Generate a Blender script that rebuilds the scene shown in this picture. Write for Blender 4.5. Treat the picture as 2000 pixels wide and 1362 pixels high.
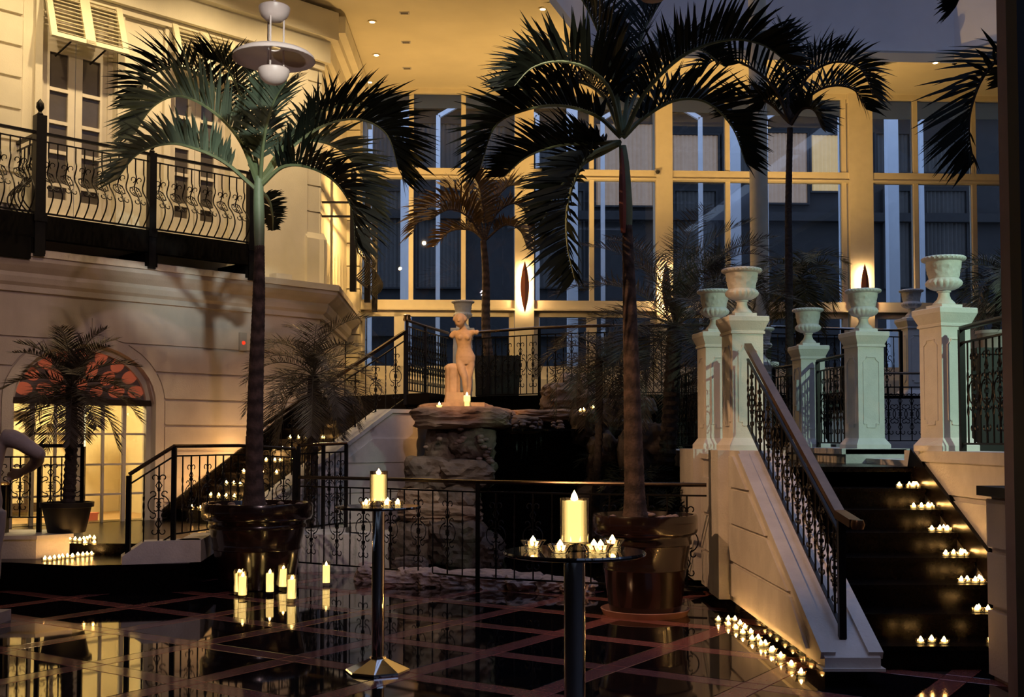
import bpy, math, random
from mathutils import Vector, Matrix, noise
from math import sin, cos, tan, pi, radians, sqrt, atan2, hypot
random.seed(11)
for _o in list(bpy.data.objects):
    bpy.data.objects.remove(_o)
S = bpy.context.scene
COL = S.collection
# ------------------------------------------------------------------ camera
F, CX, HOR, EYE, TH = 2200.0, 1000.0, 860.0, 1.5, radians(2.33)
CYP = HOR - F * tan(TH)
cd = bpy.data.cameras.new('camera')
cd.sensor_width = 36.0
cd.lens = F / 2000 * 36
cd.shift_y = (CYP - 681) / 2000
cd.clip_end = 300
cam = bpy.data.objects.new('camera', cd)
cam.location = (0, 0, EYE)
cam.rotation_euler = (pi / 2 + TH, 0, 0)
COL.objects.link(cam)
S.camera = cam
# ------------------------------------------------------------------ view
S.view_settings.view_transform = 'Standard'
S.view_settings.look = 'None'
S.view_settings.exposure = 0.0
S.view_settings.gamma = 1.0
S.view_settings.use_curve_mapping = False
try:
    cy = S.cycles
    cy.max_bounces = 9
    cy.diffuse_bounces = 3
    cy.glossy_bounces = 4
    cy.transmission_bounces = 6
    cy.transparent_max_bounces = 24
    cy.caustics_reflective = False
    cy.caustics_refractive = False
    cy.sample_clamp_indirect = 4.0
    cy.use_light_tree = True
except Exception:
    pass
# ------------------------------------------------------------------ world: dusk sky
W = bpy.data.worlds.new('dusk_sky')
S.world = W
W.use_nodes = True
nt = W.node_tree
nt.nodes.clear()
wo = nt.nodes.new('ShaderNodeOutputWorld')
wb = nt.nodes.new('ShaderNodeBackground')
tc = nt.nodes.new('ShaderNodeTexCoord')
sx = nt.nodes.new('ShaderNodeSeparateXYZ')
rp = nt.nodes.new('ShaderNodeValToRGB')
rp.color_ramp.elements[0].position = 0.0
rp.color_ramp.elements[0].color = (0.62, 0.80, 1.15, 1)
rp.color_ramp.elements[1].position = 0.8
rp.color_ramp.elements[1].color = (0.40, 0.54, 0.92, 1)
nt.links.new(tc.outputs['Generated'], sx.inputs[0])
nt.links.new(sx.outputs['Z'], rp.inputs[0])
nt.links.new(rp.outputs[0], wb.inputs[0])
nt.links.new(wb.outputs[0], wo.inputs[0])
wb.inputs[1].default_value = 1.7

WARM = (1.0, 0.62, 0.25)


def lamp(name, kind, loc, target, power, color, size=0.1, angle=60, blend=0.6):
    ld = bpy.data.lights.new(name, kind)
    ld.energy = power
    ld.color = color
    if kind == 'SPOT':
        ld.spot_size = radians(angle)
        ld.spot_blend = blend
        ld.shadow_soft_size = size
    elif kind == 'POINT':
        ld.shadow_soft_size = size
    elif kind == 'AREA':
        ld.size = size
    o = bpy.data.objects.new(name, ld)
    o.location = loc
    if target is not None:
        d = Vector(target) - Vector(loc)
        o.rotation_euler = d.to_track_quat('-Z', 'Y').to_euler()
    COL.objects.link(o)
    return o


# floodlights fixed high in the hall (all outside the picture), spots on statue, palm and stair, and added unseen fills
def lw(u, w, z):
    return (-4.93 + .7071 * (u + w), 15.5 + .7071 * (u - w), z)


for _u in (-2.6, -.9, .8, 2.3):
    lamp('facade_downlight', 'SPOT', lw(_u, 1.15, 8.1), lw(_u, .05, 5.6), 185, (1.0, 0.72, 0.37), 0.05, 130, 0.9)
lamp('facade_floodlight', 'SPOT', (-1.5, 8.0, 7.8), (-4.6, 15.6, 5.2), 330, (1.0, 0.68, 0.36), 0.05, 70)
lamp('cornice_uplight', 'POINT', (-2.2, 19.6, 5.2), None, 190, (1.0, 0.60, 0.20), 0.03)
lamp('soffit_uplight', 'SPOT', (1.5, 19.6, 4.9), (1.5, 20.6, 8.3), 330, (1.0, 0.60, 0.20), 0.03, 150, 1.0)
lamp('soffit_uplight', 'SPOT', (5.5, 19.8, 4.9), (5.5, 20.8, 8.3), 330, (1.0, 0.60, 0.20), 0.03, 150, 1.0)
lamp('wall_floodlight', 'SPOT', (0.8, 2.0, 7.0), (-4.4, 15.2, 2.0), 640, (1.0, 0.68, 0.70), 0.1, 46, 0.8)
lamp('statue_spotlight', 'SPOT', (-0.9, 9.6, 6.2), (-0.62, 14.4, 2.3), 1250, (1.0, 0.46, 0.15), 0.05, 17, 0.7)
lamp('palm_spotlight', 'SPOT', (0.5, 3.4, 5.6), (-2.80, 11.6, 4.55), 2300, (0.92, 1.0, 0.88), 0.1, 12.5, 0.9)
lamp('lamp_uplight', 'SPOT', (-4.3, 6.5, 1.0), (-2.09, 9.9, 4.8), 130, (1.0, 0.80, 0.72), 0.05, 12, 0.5)
lamp('stair_spotlight', 'SPOT', (-4.2, 6.2, 6.0), (2.0, 9.6, 1.2), 1300, (1.0, 0.55, 0.26), 0.08, 34, 0.6)
lamp('terrace_spotlight', 'SPOT', (6.3, 4.4, 4.6), (3.4, 11.2, 2.0), 800, (0.66, 1.0, 0.74), 0.1, 36, 0.6)
lamp('stair_wall_spotlight', 'SPOT', (1.2, 7.0, 6.5), (-2.2, 14.4, 1.0), 800, (1.0, 0.84, 0.62), 0.1, 26, 0.8)
lamp('stair_glow_fill', 'POINT', lw(1.15, .34, 1.30), None, 7, (1.0, 0.52, 0.16), 0.04)  # added point light without a fixture, for the warm glow on the facade
lamp('stair_glow_fill', 'POINT', lw(.65, .34, .95), None, 5, (1.0, 0.52, 0.16), 0.04)  # second added light for the same glow, no fixture here
lamp('foreground_fill', 'SPOT', (-.2, 3.0, 4.5), (3.0, 6.9, .6), 80, (1.0, 0.66, 0.55), 0.05, 24, 0.9)  # unseen fill added to brighten the low foreground wall
lamp('garden_fill', 'SPOT', (.1, 12.0, .25), (1.7, 13.2, 3.0), 70, (1.0, 0.62, 0.38), 0.05, 60, 0.9)  # unseen fill added to brighten the feathery palms
pl = lamp('skylight_portal', 'AREA', (5.6, 8.0, 10.6), (5.6, 8.0, 0), 1, (1, 1, 1), 10)
pl.data.shape = 'RECTANGLE'
pl.data.size = 10.6
pl.data.size_y = 24.0
try:
    pl.data.cycles.is_portal = True
except Exception:
    bpy.data.objects.remove(pl)


# ------------------------------------------------------------------ pixel -> world
def ray(px, py):
    a, b = (px - CX) / F, (CYP - py) / F
    return Vector((a, cos(TH) - sin(TH) * b, sin(TH) + cos(TH) * b))


def at(px, py, Y):
    d = ray(px, py)
    return Vector((0, 0, EYE)) + d * (Y / d.y)


def fl(px, py, z=0.0):
    d = ray(px, py)
    return Vector((0, 0, EYE)) + d * ((z - EYE) / d.z)


class Frame:
    """a vertical plane: u runs along it, w stands out of it towards the hall, z up"""

    def __init__(s, ox, oy, deg):
        a = radians(deg)
        s.o = Vector((ox, oy, 0))
        s.u = Vector((cos(a), sin(a), 0))
        s.n = Vector((sin(a), -cos(a), 0))
        s.deg = a

    def P(s, u, w, z):
        return s.o + s.u * u + s.n * w + Vector((0, 0, z))

    def hit(s, px, py, w=0.0):
        d = ray(px, py)
        c = Vector((0, 0, EYE))
        t = (s.o + s.n * w - c).dot(s.n) / d.dot(s.n)
        p = c + d * t
        return (p - s.o).dot(s.u), p.z


LW = Frame(-4.93, 15.5, 45)          # the left facade
BK = Frame(0.0, 22.0, 2.7)           # the glazed wall


# ------------------------------------------------------------------ mesh builder
class MB:
    def __init__(s):
        s.v, s.f = [], []

    def add(s, vs, fs):
        o = len(s.v)
        s.v += [Vector(p) for p in vs]
        s.f += [tuple(i + o for i in f) for f in fs]
        return s

    def hexa(s, p):
        return s.add(p, [(0, 3, 2, 1), (4, 5, 6, 7), (0, 1, 5, 4), (1, 2, 6, 5), (2, 3, 7, 6), (3, 0, 4, 7)])

    def box(s, x0, x1, y0, y1, z0, z1):
        return s.hexa([(x0, y0, z0), (x1, y0, z0), (x1, y1, z0), (x0, y1, z0),
                       (x0, y0, z1), (x1, y0, z1), (x1, y1, z1), (x0, y1, z1)])

    def fbox(s, fr, u0, u1, w0, w1, z0, z1):
        return s.hexa([fr.P(u0, w1, z0), fr.P(u1, w1, z0), fr.P(u1, w0, z0), fr.P(u0, w0, z0),
                       fr.P(u0, w1, z1), fr.P(u1, w1, z1), fr.P(u1, w0, z1), fr.P(u0, w0, z1)])

    def bar(s, a, b, wx, wz, up=(0, 0, 1)):
        a, b = Vector(a), Vector(b)
        t = (b - a).normalized()
        up = Vector(up)
        if abs(t.dot(up)) > 0.99:
            up = Vector((1, 0, 0))
        x = t.cross(up).normalized() * wx / 2
        y = x.cross(t).normalized() * wz / 2
        return s.hexa([a - x - y, a + x - y, b + x - y, b - x - y, a - x + y, a + x + y, b + x + y, b - x + y])

    def tube(s, pts, r, n=6, cap=True, flat=1.0):
        pts = [Vector(p) for p in pts]
        m = len(pts)
        rs = r if isinstance(r, (list, tuple)) else [r] * m
        vs = []
        ref = None
        for i, p in enumerate(pts):
            t = (pts[min(i + 1, m - 1)] - pts[max(i - 1, 0)]).normalized()
            if ref is None:
                ref = Vector((0, 0, 1)) if abs(t.z) < 0.9 else Vector((1, 0, 0))
            x = (ref - t * ref.dot(t))
            if x.length < 1e-5:
                x = t.orthogonal()
            x.normalize()
            ref = x
            y = t.cross(x)
            for k in range(n):
                a = 2 * pi * k / n
                vs.append(p + x * (cos(a) * rs[i]) + y * (sin(a) * rs[i] * flat))
        fs = []
        for i in range(m - 1):
            for k in range(n):
                k2 = (k + 1) % n
                fs.append((i * n + k, i * n + k2, (i + 1) * n + k2, (i + 1) * n + k))
        if cap:
            fs.append(tuple(reversed(range(n))))
            fs.append(tuple((m - 1) * n + k for k in range(n)))
        return s.add(vs, fs)

    def lathe(s, prof, n=24, c=(0, 0, 0), rf=None, cap=True):
        c = Vector(c)
        vs, fs = [], []
        for r, z in prof:
            for k in range(n):
                a = 2 * pi * k / n
                rr = r if rf is None else rf(r, z, a)
                vs.append(c + Vector((rr * cos(a), rr * sin(a), z)))
        m = len(prof)
        for i in range(m - 1):
            for k in range(n):
                k2 = (k + 1) % n
                fs.append((i * n + k, i * n + k2, (i + 1) * n + k2, (i + 1) * n + k))
        if cap:
            fs.append(tuple(reversed(range(n))))
            fs.append(tuple((m - 1) * n + k for k in range(n)))
        return s.add(vs, fs)

    def prism(s, poly, fn, d0, d1):
        n = len(poly)
        vs = [fn(a, b, d0) for a, b in poly] + [fn(a, b, d1) for a, b in poly]
        fs = [tuple(range(n)), tuple(reversed(range(n, 2 * n)))]
        for i in range(n):
            j = (i + 1) % n
            fs.append((i, i + n, j + n, j))
        return s.add(vs, fs)

    def build(s, name, mat, parent=None, smooth=False, world=True, fix=False):
        off = Vector((0, 0, 0))
        if world and parent is not None:
            p = parent
            while p is not None:
                off += p.location
                p = p.parent
        me = bpy.data.meshes.new(name)
        me.from_pydata([tuple(p - off) for p in s.v], [], s.f)
        if mat:
            me.materials.append(mat)
        if smooth:
            me.polygons.foreach_set('use_smooth', [True] * len(me.polygons))
            try:
                me.set_sharp_from_angle(angle=radians(40))
            except Exception:
                pass
        me.update()
        o = bpy.data.objects.new(name, me)
        o.parent = parent
        COL.objects.link(o)
        return o


def tag(o, label, cat, group=None, kind=None):
    if label:
        o['label'] = label
    if cat:
        o['category'] = cat
    if group:
        o['group'] = group
    if kind:
        o['kind'] = kind
    return o


def thing(name, label, cat, loc=(0, 0, 0), rz=0.0, group=None):
    o = bpy.data.objects.new(name, None)
    o.empty_display_size = 0.1
    o.location = loc
    o.rotation_euler = (0, 0, rz)
    COL.objects.link(o)
    return tag(o, label, cat, group)


def struct(name, mb, mat, parent=None, smooth=False):
    o = mb.build(name, mat, parent, smooth)
    if parent is None:
        o['kind'] = 'structure'
    return o


def share(name, mesh, parent, loc, rz=0.0, scale=(1, 1, 1)):
    o = bpy.data.objects.new(name, mesh)
    o.parent = parent
    o.location = loc
    o.rotation_euler = (0, 0, rz)
    o.scale = scale
    COL.objects.link(o)
    return o


def dup(root, loc, rz=0.0, label=None, group=None, scale=None):
    r = root.copy()
    COL.objects.link(r)
    r.location = loc
    r.rotation_euler = (0, 0, rz)
    if scale:
        r.scale = (scale,) * 3
    if label:
        r['label'] = label
    if group:
        r['group'] = group
    for ch in list(root.children):
        c = ch.copy()
        COL.objects.link(c)
        c.parent = r
        for g in list(ch.children):
            d = g.copy()
            COL.objects.link(d)
            d.parent = c
    return r


# ------------------------------------------------------------------ materials
def mat(name, col, rough=0.6, metal=0.0, var=0.15, scale=6.0, bump=0.0, bscale=40.0, spec=0.5, coat=0.0, stain=None, trans=0.0):
    m = bpy.data.materials.new(name)
    m.use_nodes = True
    t = m.node_tree
    b = t.nodes['Principled BSDF']
    b.inputs['Roughness'].default_value = rough
    b.inputs['Metallic'].default_value = metal
    b.inputs['Specular IOR Level'].default_value = spec
    b.inputs['Coat Weight'].default_value = coat
    tcn = t.nodes.new('ShaderNodeTexCoord')
    if var > 0:
        n = t.nodes.new('ShaderNodeTexNoise')
        n.inputs['Scale'].default_value = scale
        n.inputs['Detail'].default_value = 5
        r = t.nodes.new('ShaderNodeValToRGB')
        r.color_ramp.elements[0].position = 0.3
        r.color_ramp.elements[1].position = 0.7
        r.color_ramp.elements[0].color = tuple(c * (1 - var) for c in col) + (1,)
        r.color_ramp.elements[1].color = tuple(min(1, c * (1 + var)) for c in col) + (1,)
        t.links.new(tcn.outputs['Object'], n.inputs['Vector'])
        t.links.new(n.outputs['Fac'], r.inputs[0])
        out = r.outputs[0]
        if stain:
            n2 = t.nodes.new('ShaderNodeTexNoise')
            mp = t.nodes.new('ShaderNodeMapping')
            mp.inputs['Scale'].default_value = (1.3, 1.3, 0.35)
            n2.inputs['Scale'].default_value = 1.0
            n2.inputs['Detail'].default_value = 6
            r2 = t.nodes.new('ShaderNodeValToRGB')
            r2.color_ramp.elements[0].position = 0.5
            r2.color_ramp.elements[1].position = 0.72
            r2.color_ramp.elements[0].color = (0, 0, 0, 1)
            r2.color_ramp.elements[1].color = (0.55, 0.55, 0.55, 1)
            mx = t.nodes.new('ShaderNodeMixRGB')
            mx.inputs[2].default_value = tuple(stain) + (1,)
            t.links.new(tcn.outputs['Object'], mp.inputs[0])
            t.links.new(mp.outputs[0], n2.inputs['Vector'])
            t.links.new(n2.outputs['Fac'], r2.inputs[0])
            t.links.new(r2.outputs[0], mx.inputs[0])
            t.links.new(out, mx.inputs[1])
            out = mx.outputs[0]
        t.links.new(out, b.inputs['Base Color'])
    else:
        b.inputs['Base Color'].default_value = tuple(col) + (1,)
    if bump > 0:
        n3 = t.nodes.new('ShaderNodeTexNoise')
        n3.inputs['Scale'].default_value = bscale
        n3.inputs['Detail'].default_value = 4
        bp = t.nodes.new('ShaderNodeBump')
        bp.inputs['Strength'].default_value = bump
        bp.inputs['Distance'].default_value = 0.02
        t.links.new(tcn.outputs['Object'], n3.inputs['Vector'])
        t.links.new(n3.outputs['Fac'], bp.inputs['Height'])
        t.links.new(bp.outputs[0], b.inputs['Normal'])
    if trans > 0:
        tr = t.nodes.new('ShaderNodeBsdfTranslucent')
        tr.inputs[0].default_value = tuple(min(1, c * 1.3) for c in col) + (1,)
        ms = t.nodes.new('ShaderNodeMixShader')
        ms.inputs[0].default_value = trans
        t.links.new(b.outputs[0], ms.inputs[1])
        t.links.new(tr.outputs[0], ms.inputs[2])
        t.links.new(ms.outputs[0], t.nodes['Material Output'].inputs[0])
    return m


def glow(name, col, strength):
    m = bpy.data.materials.new(name)
    m.use_nodes = True
    t = m.node_tree
    t.nodes.remove(t.nodes['Principled BSDF'])
    e = t.nodes.new('ShaderNodeEmission')
    e.inputs[0].default_value = tuple(col) + (1,)
    e.inputs[1].default_value = strength
    t.links.new(e.outputs[0], t.nodes['Material Output'].inputs[0])
    return m


def thinglass(name, tint, ior=1.45, rough=0.0, extra=0.0):
    m = bpy.data.materials.new(name)
    m.use_nodes = True
    t = m.node_tree
    t.nodes.remove(t.nodes['Principled BSDF'])
    tr = t.nodes.new('ShaderNodeBsdfTransparent')
    tr.inputs[0].default_value = tuple(tint) + (1,)
    gl = t.nodes.new('ShaderNodeBsdfGlossy')
    gl.inputs['Roughness'].default_value = rough
    fr = t.nodes.new('ShaderNodeFresnel')
    fr.inputs[0].default_value = ior
    ad = t.nodes.new('ShaderNodeMath')
    ad.operation = 'ADD'
    ad.use_clamp = True
    ad.inputs[1].default_value = extra
    ms = t.nodes.new('ShaderNodeMixShader')
    t.links.new(fr.outputs[0], ad.inputs[0])
    t.links.new(ad.outputs[0], ms.inputs[0])
    t.links.new(tr.outputs[0], ms.inputs[1])
    t.links.new(gl.outputs[0], ms.inputs[2])
    t.links.new(ms.outputs[0], t.nodes['Material Output'].inputs[0])
    return m


def glow_waxmat(name, col, e):
    m = mat(name, col, 0.5, var=0)
    b = m.node_tree.nodes['Principled BSDF']
    b.inputs['Emission Color'].default_value = (1.0, 0.70, 0.25, 1)
    b.inputs['Emission Strength'].default_value = e  # flame light inside the wax put in as even emission
    return m


PLASTER = mat('plaster', (0.72, 0.64, 0.59), 0.85, var=0.06, scale=3, bump=0.15, bscale=60, stain=(0.46, 0.38, 0.36))
FACADE = mat('facade_paint', (0.78, 0.72, 0.58), 0.8, var=0.05, scale=3, bump=0.12, bscale=60)
WHITEPAINT = mat('white_paint', (0.78, 0.75, 0.70), 0.6, var=0.06, scale=8, bump=0.15, bscale=80)
CURB = mat('curb_paint', (0.70, 0.66, 0.62), 0.6, var=0.1, scale=5, bump=0.2, bscale=50, stain=(0.5, 0.45, 0.45))
JOINERY = mat('joinery', (0.74, 0.68, 0.58), 0.5, var=0.05)
CEIL = mat('ceiling_paint', (0.78, 0.70, 0.52), 0.9, var=0.05, scale=1.5)
TRAY = mat('tray_paint', (0.78, 0.80, 0.88), 0.9, var=0.05, scale=1.5)
BLACKTILE = mat('black_granite', (0.006, 0.005, 0.006), 0.035, var=0.4, scale=30, spec=0.6)
ROSETILE = mat('rose_granite', (0.25, 0.085, 0.075), 0.10, var=0.35, scale=45, spec=0.6, bump=0.02, bscale=8)
GROUT = mat('grout', (0.02, 0.015, 0.015), 0.6, var=0)
STEPST = mat('step_granite', (0.0035, 0.0025, 0.0025), 0.26, var=0.5, scale=40, spec=0.10)
IRON = mat('wrought_iron', (0.012, 0.010, 0.010), 0.42, 0.6, var=0.2, scale=20)
RAILPOL = mat('polished_rail', (0.14, 0.10, 0.07), 0.22, 0.9, var=0.15, scale=15)
BALC = mat('balcony_beam', (0.006, 0.005, 0.005), 0.9, var=0.2, spec=0.1)
CHROME = mat('chrome', (0.75, 0.73, 0.70), 0.06, 1.0, var=0)
DARKGLASS = mat('dark_glass_top', (0.012, 0.011, 0.012), 0.03, var=0, spec=0.9)
POT = mat('glazed_pot', (0.020, 0.009, 0.007), 0.22, var=0.4, scale=9, spec=0.6, coat=0.7, bump=0.06, bscale=12)
BLACKPOT = mat('black_pot', (0.012, 0.010, 0.010), 0.5, var=0.2)
SAUCER = mat('saucer', (0.30, 0.15, 0.12), 0.5, var=0.2)
SOIL = mat('soil', (0.03, 0.022, 0.017), 0.95, var=0.4, scale=30, bump=0.6)
PEBBLE = mat('pebble', (0.26, 0.18, 0.15), 0.7, var=0.3, scale=10)
TRUNK = mat('palm_trunk', (0.115, 0.075, 0.062), 0.85, var=0.35, scale=14, bump=0.6, bscale=30)
_t = TRUNK.node_tree
_w = _t.nodes.new('ShaderNodeTexWave')
_w.bands_direction = 'Z'
_w.inputs['Scale'].default_value = 5.5
_w.inputs['Distortion'].default_value = 2.2
_w.inputs['Detail'].default_value = 2.0
_m = _t.nodes.new('ShaderNodeMixRGB')
_m.blend_type = 'MULTIPLY'
_m.inputs[0].default_value = 0.6
_bs = _t.nodes['Principled BSDF'].inputs['Base Color']
_t.links.new(_bs.links[0].from_socket, _m.inputs[1])
_t.links.new(_w.outputs['Color'], _m.inputs[2])
_t.links.new(_m.outputs[0], _bs)
DARKTRUNK = mat('dark_trunk', (0.05, 0.035, 0.027), 0.9, var=0.4, scale=20, bump=0.8, bscale=30)
SHAFT = mat('crown_shaft', (0.20, 0.27, 0.17), 0.5, var=0.2, scale=5)
SHEATH = mat('red_sheath', (0.24, 0.07, 0.05), 0.6, var=0.2)
RACHIS = mat('frond_rib', (0.16, 0.20, 0.10), 0.5, var=0.2)
LEAFA = mat('leaf_lit_green', (0.125, 0.165, 0.115), 0.5, var=0.3, scale=3, trans=0.12)  # lit copy of the palm leaf, light put into the paler colour
LEAFB = mat('leaf_dark_shaded', (0.009, 0.013, 0.009), 0.6, var=0.3, scale=3, spec=0.15, trans=0.06)  # near-black leaf, silhouette shade of the palms put into the colour
LEAFD = mat('leaf_brown', (0.10, 0.060, 0.028), 0.6, var=0.35, scale=4, trans=0.1)
LEAFP = mat('leaf_feather', (0.075, 0.060, 0.042), 0.55, var=0.3, scale=5, trans=0.06)
LEAFY = mat('leaf_yellow_lit', (0.13, 0.11, 0.03), 0.6, var=0.35, scale=5, trans=0.1)  # yellow light falling on one palm put into its leaf colour
STONE = mat('statue_stone', (0.64, 0.50, 0.36), 0.75, var=0.12, scale=14, bump=0.15, bscale=60)
STONEM = mat('pale_marble', (0.50, 0.42, 0.40), 0.7, var=0.12, scale=10, bump=0.1, bscale=60)
ROCK = mat('rock', (0.150, 0.112, 0.090), 0.9, var=0.45, scale=5, bump=0.8, bscale=12)
ROCKPALE = mat('pale_rock', (0.56, 0.43, 0.39), 0.9, var=0.3, scale=9, bump=0.8, bscale=18)
WATER = mat('dark_water', (0.004, 0.004, 0.005), 0.06, var=0, spec=0.6, bump=0.25, bscale=14)
FALL = thinglass('falling_water', (0.9, 0.92, 0.93), 1.06, 0.2)
GLASS = thinglass('window_glass', (0.78, 0.82, 0.86), 1.5, 0.01)
CUP = thinglass('cup_glass', (0.94, 0.90, 0.84), 1.5, 0.02, 0.05)
_t = CUP.node_tree
_g = _t.nodes.new('ShaderNodeBsdfGlass')
_g.inputs['Color'].default_value = (1.0, 0.95, 0.86, 1)
_g.inputs['IOR'].default_value = 1.45
_m = _t.nodes.new('ShaderNodeMixShader')
_m.inputs[0].default_value = 0.5
_o = _t.nodes['Material Output']
_t.links.new(_o.inputs[0].links[0].from_socket, _m.inputs[1])
_t.links.new(_g.outputs[0], _m.inputs[2])
_t.links.new(_m.outputs[0], _o.inputs[0])
TINT = thinglass('skylight_glass', (0.86, 0.84, 0.84), 1.4, 0.02)
WAX = glow_waxmat('candle_wax', (0.9, 0.75, 0.5), 2.1)
WAXT = glow_waxmat('tealight_wax', (0.9, 0.8, 0.6), 1.6)
FLAME = glow('flame', (1.0, 0.52, 0.15), 85)
FLAMEB = glow('pillar_flame', (1.0, 0.62, 0.22), 48)
BULB = glow('downlight_bulb', (1.0, 0.78, 0.40), 14)
SCON = glow('sconce_tube', (1.0, 0.66, 0.28), 95)
OUTW = mat('white_steel', (0.80, 0.84, 0.88), 0.5, var=0.03)
OUTD = mat('dark_render', (0.018, 0.017, 0.017), 0.9, var=0.2)
CURTD = mat('grey_curtain', (0.060, 0.055, 0.050), 0.9, var=0.1)
ORANGE = mat('orange_glow', (0.62, 0.17, 0.09), 0.5, var=0.1)
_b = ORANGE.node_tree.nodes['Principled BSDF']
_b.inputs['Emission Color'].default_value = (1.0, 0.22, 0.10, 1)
_b.inputs['Emission Strength'].default_value = 0.16  # room light behind the fanlight petals put in as emission
INNER = mat('inner_paint', (0.80, 0.70, 0.48), 0.8, var=0.05)
DARKWOOD = mat('dark_wood', (0.04, 0.022, 0.014), 0.5, var=0.3)
LAMPW = mat('lamp_white', (0.60, 0.49, 0.46), 0.35, var=0.03)
SHUTTER = mat('shutter_paint', (0.82, 0.76, 0.56), 0.55, var=0.04)
PANEDARK = mat('dim_pane', (0.10, 0.085, 0.075), 0.12, var=0.1, spec=0.6)
REDBROWN = mat('sconce_shell', (0.22, 0.045, 0.03), 0.5, var=0.1)
GREYPL = mat('grey_plastic', (0.55, 0.52, 0.5), 0.5, var=0.05)
COLBROWN = mat('brown_column', (0.30, 0.21, 0.20), 0.7, var=0.1)
COLBLACK = mat('black_coping_unlit_face', (0.008, 0.008, 0.008), 0.7, var=0.1)  # dark coping, and the column face with its shade put into the colour
# ================================================================== STRUCTURE
# ------------------------------------------------------------------ floor with its pieces
flo = struct('floor', MB().box(-10, 12, -6, 23, -0.25, -0.012), GROUT)
GA = radians(56.2)
ga, gb = Vector((cos(GA), sin(GA), 0)), Vector((-sin(GA), cos(GA), 0))
LA, LB, SWD = 0.93, 0.98, 0.165
N0 = Vector((-0.164, 8.03, 0))


def slab(name, la, lb, m):
    b = MB()
    e, g = 0.004, 0.0015
    x, y = la / 2 - g, lb / 2 - g
    b.add([(-x, -y, -.012), (x, -y, -.012), (x, y, -.012), (-x, y, -.012),
           (-x, -y, -.002), (x, -y, -.002), (x, y, -.002), (-x, y, -.002),
           (-x + e, -y + e, 0), (x - e, -y + e, 0), (x - e, y - e, 0), (-x + e, y - e, 0)],
          [(0, 1, 5, 4), (1, 2, 6, 5), (2, 3, 7, 6), (3, 0, 4, 7), (4, 5, 9, 8), (5, 6, 10, 9), (6, 7, 11, 10), (7, 4, 8, 11), (8, 9, 10, 11)])
    o = b.build(name, m)
    me = o.data
    bpy.data.objects.remove(o)
    return me


ME_T = slab('tile', LA - SWD, LB - SWD, BLACKTILE)
ME_SA = slab('border_strip', LA - SWD, SWD, ROSETILE)
ME_SB = slab('border_strip', SWD, LB - SWD, ROSETILE)
ME_C = slab('corner_tile', SWD, SWD, ROSETILE)


def infloor(p):
    if p.y < 5.2 or p.y > 13.2 or abs(p.x) > p.y * 0.47 + 0.6:
        return False
    if p.x > 2.35 and p.y > 7.6:
        return False
    return True


for i in range(-12, 13):
    for j in range(-12, 13):
        n = N0 + ga * (i * LA) + gb * (j * LB)
        for me, p, nm in ((ME_T, n + ga * LA / 2 + gb * LB / 2, 'tile'), (ME_SA, n + ga * LA / 2, 'border_strip'),
                          (ME_SB, n + gb * LB / 2, 'border_strip'), (ME_C, n, 'corner_tile')):
            if infloor(p):
                share(nm, me, flo, p, GA)

# ------------------------------------------------------------------ left facade, lower storey
uC = 2.75
uDL, _ = LW.hit(20, 900)
uDR, _ = LW.hit(300, 900)
zSP = LW.hit(160, 786)[1]
zAR = LW.hit(160, 672)[1]
aC, aA, aB = (uDL + uDR) / 2, (uDR - uDL) / 2, zAR - zSP
ZT = 3.42


def arch(u, k=0.0):
    a, b = aA + k, aB + k
    t = (u - aC) / a
    return zSP + b * sqrt(max(0, 1 - t * t)) if abs(t) < 1 else zSP


wl = MB()
wl.fbox(LW, -7.2, uDL, -0.3, 0, 0, ZT)
wl.fbox(LW, uDR, uC, -0.3, 0, 0, ZT)
NS = 22
for i in range(NS):
    u0, u1 = uDL + (uDR - uDL) * i / NS, uDL + (uDR - uDL) * (i + 1) / NS
    z0, z1 = arch(u0), arch(u1)
    wl.hexa([LW.P(u0, 0, z0), LW.P(u1, 0, z1), LW.P(u1, -.3, z1), LW.P(u0, -.3, z0),
             LW.P(u0, 0, ZT), LW.P(u1, 0, ZT), LW.P(u1, -.3, ZT), LW.P(u0, -.3, ZT)])
wall_left = struct('wall_left', wl, PLASTER)
lwP = lambda a, b, d: LW.P(a, d, b)
rows = [0.30, 0.63, 0.99, 1.35, 1.70, 2.06, 2.43, 2.80, 3.13]
G = 0.016
for k in range(len(rows) - 1):
    z0, z1 = rows[k] + G, rows[k + 1] - G
    zz = [z0, (z0 * 2 + z1) / 3, (z0 + z1 * 2) / 3, z1]

    def edge(z, sgn):
        K = 0.15
        if z <= zSP:
            return aC + sgn * (aA + K)
        q = 1 - ((z - zSP) / (aB + K)) ** 2
        if q <= 0:
            return None
        return aC + sgn * (aA + K) * sqrt(q)
    if edge(z1, 1) is None and edge(z0, 1) is None:
        b = MB()
        b.prism([(-7.2, z0), (aC - .02, z0), (aC - .02, z1), (-7.2, z1)], lwP, 0, .03)
        b.build('stone_course', PLASTER, wall_left)
        b = MB()
        b.prism([(aC + .02, z0), (uC, z0), (uC, z1), (aC + .02, z1)], lwP, 0, .03)
        b.build('stone_course', PLASTER, wall_left)
        continue
    rr = [edge(z, 1) if edge(z, 1) is not None else aC + .06 for z in zz]
    llf = [edge(z, -1) if edge(z, -1) is not None else aC - .06 for z in zz]
    b = MB()
    b.prism([(uC, z0)] + [(uC, z1)] + [(rr[q], zz[q]) for q in (3, 2, 1, 0)], lwP, 0, .03)
    b.build('stone_course', PLASTER, wall_left)
    b = MB()
    b.prism([(-7.2, z0)] + [(llf[q], zz[q]) for q in (0, 1, 2, 3)] + [(-7.2, z1)], lwP, 0, .03)
    b.build('stone_course', PLASTER, wall_left)
b = MB()
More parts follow.
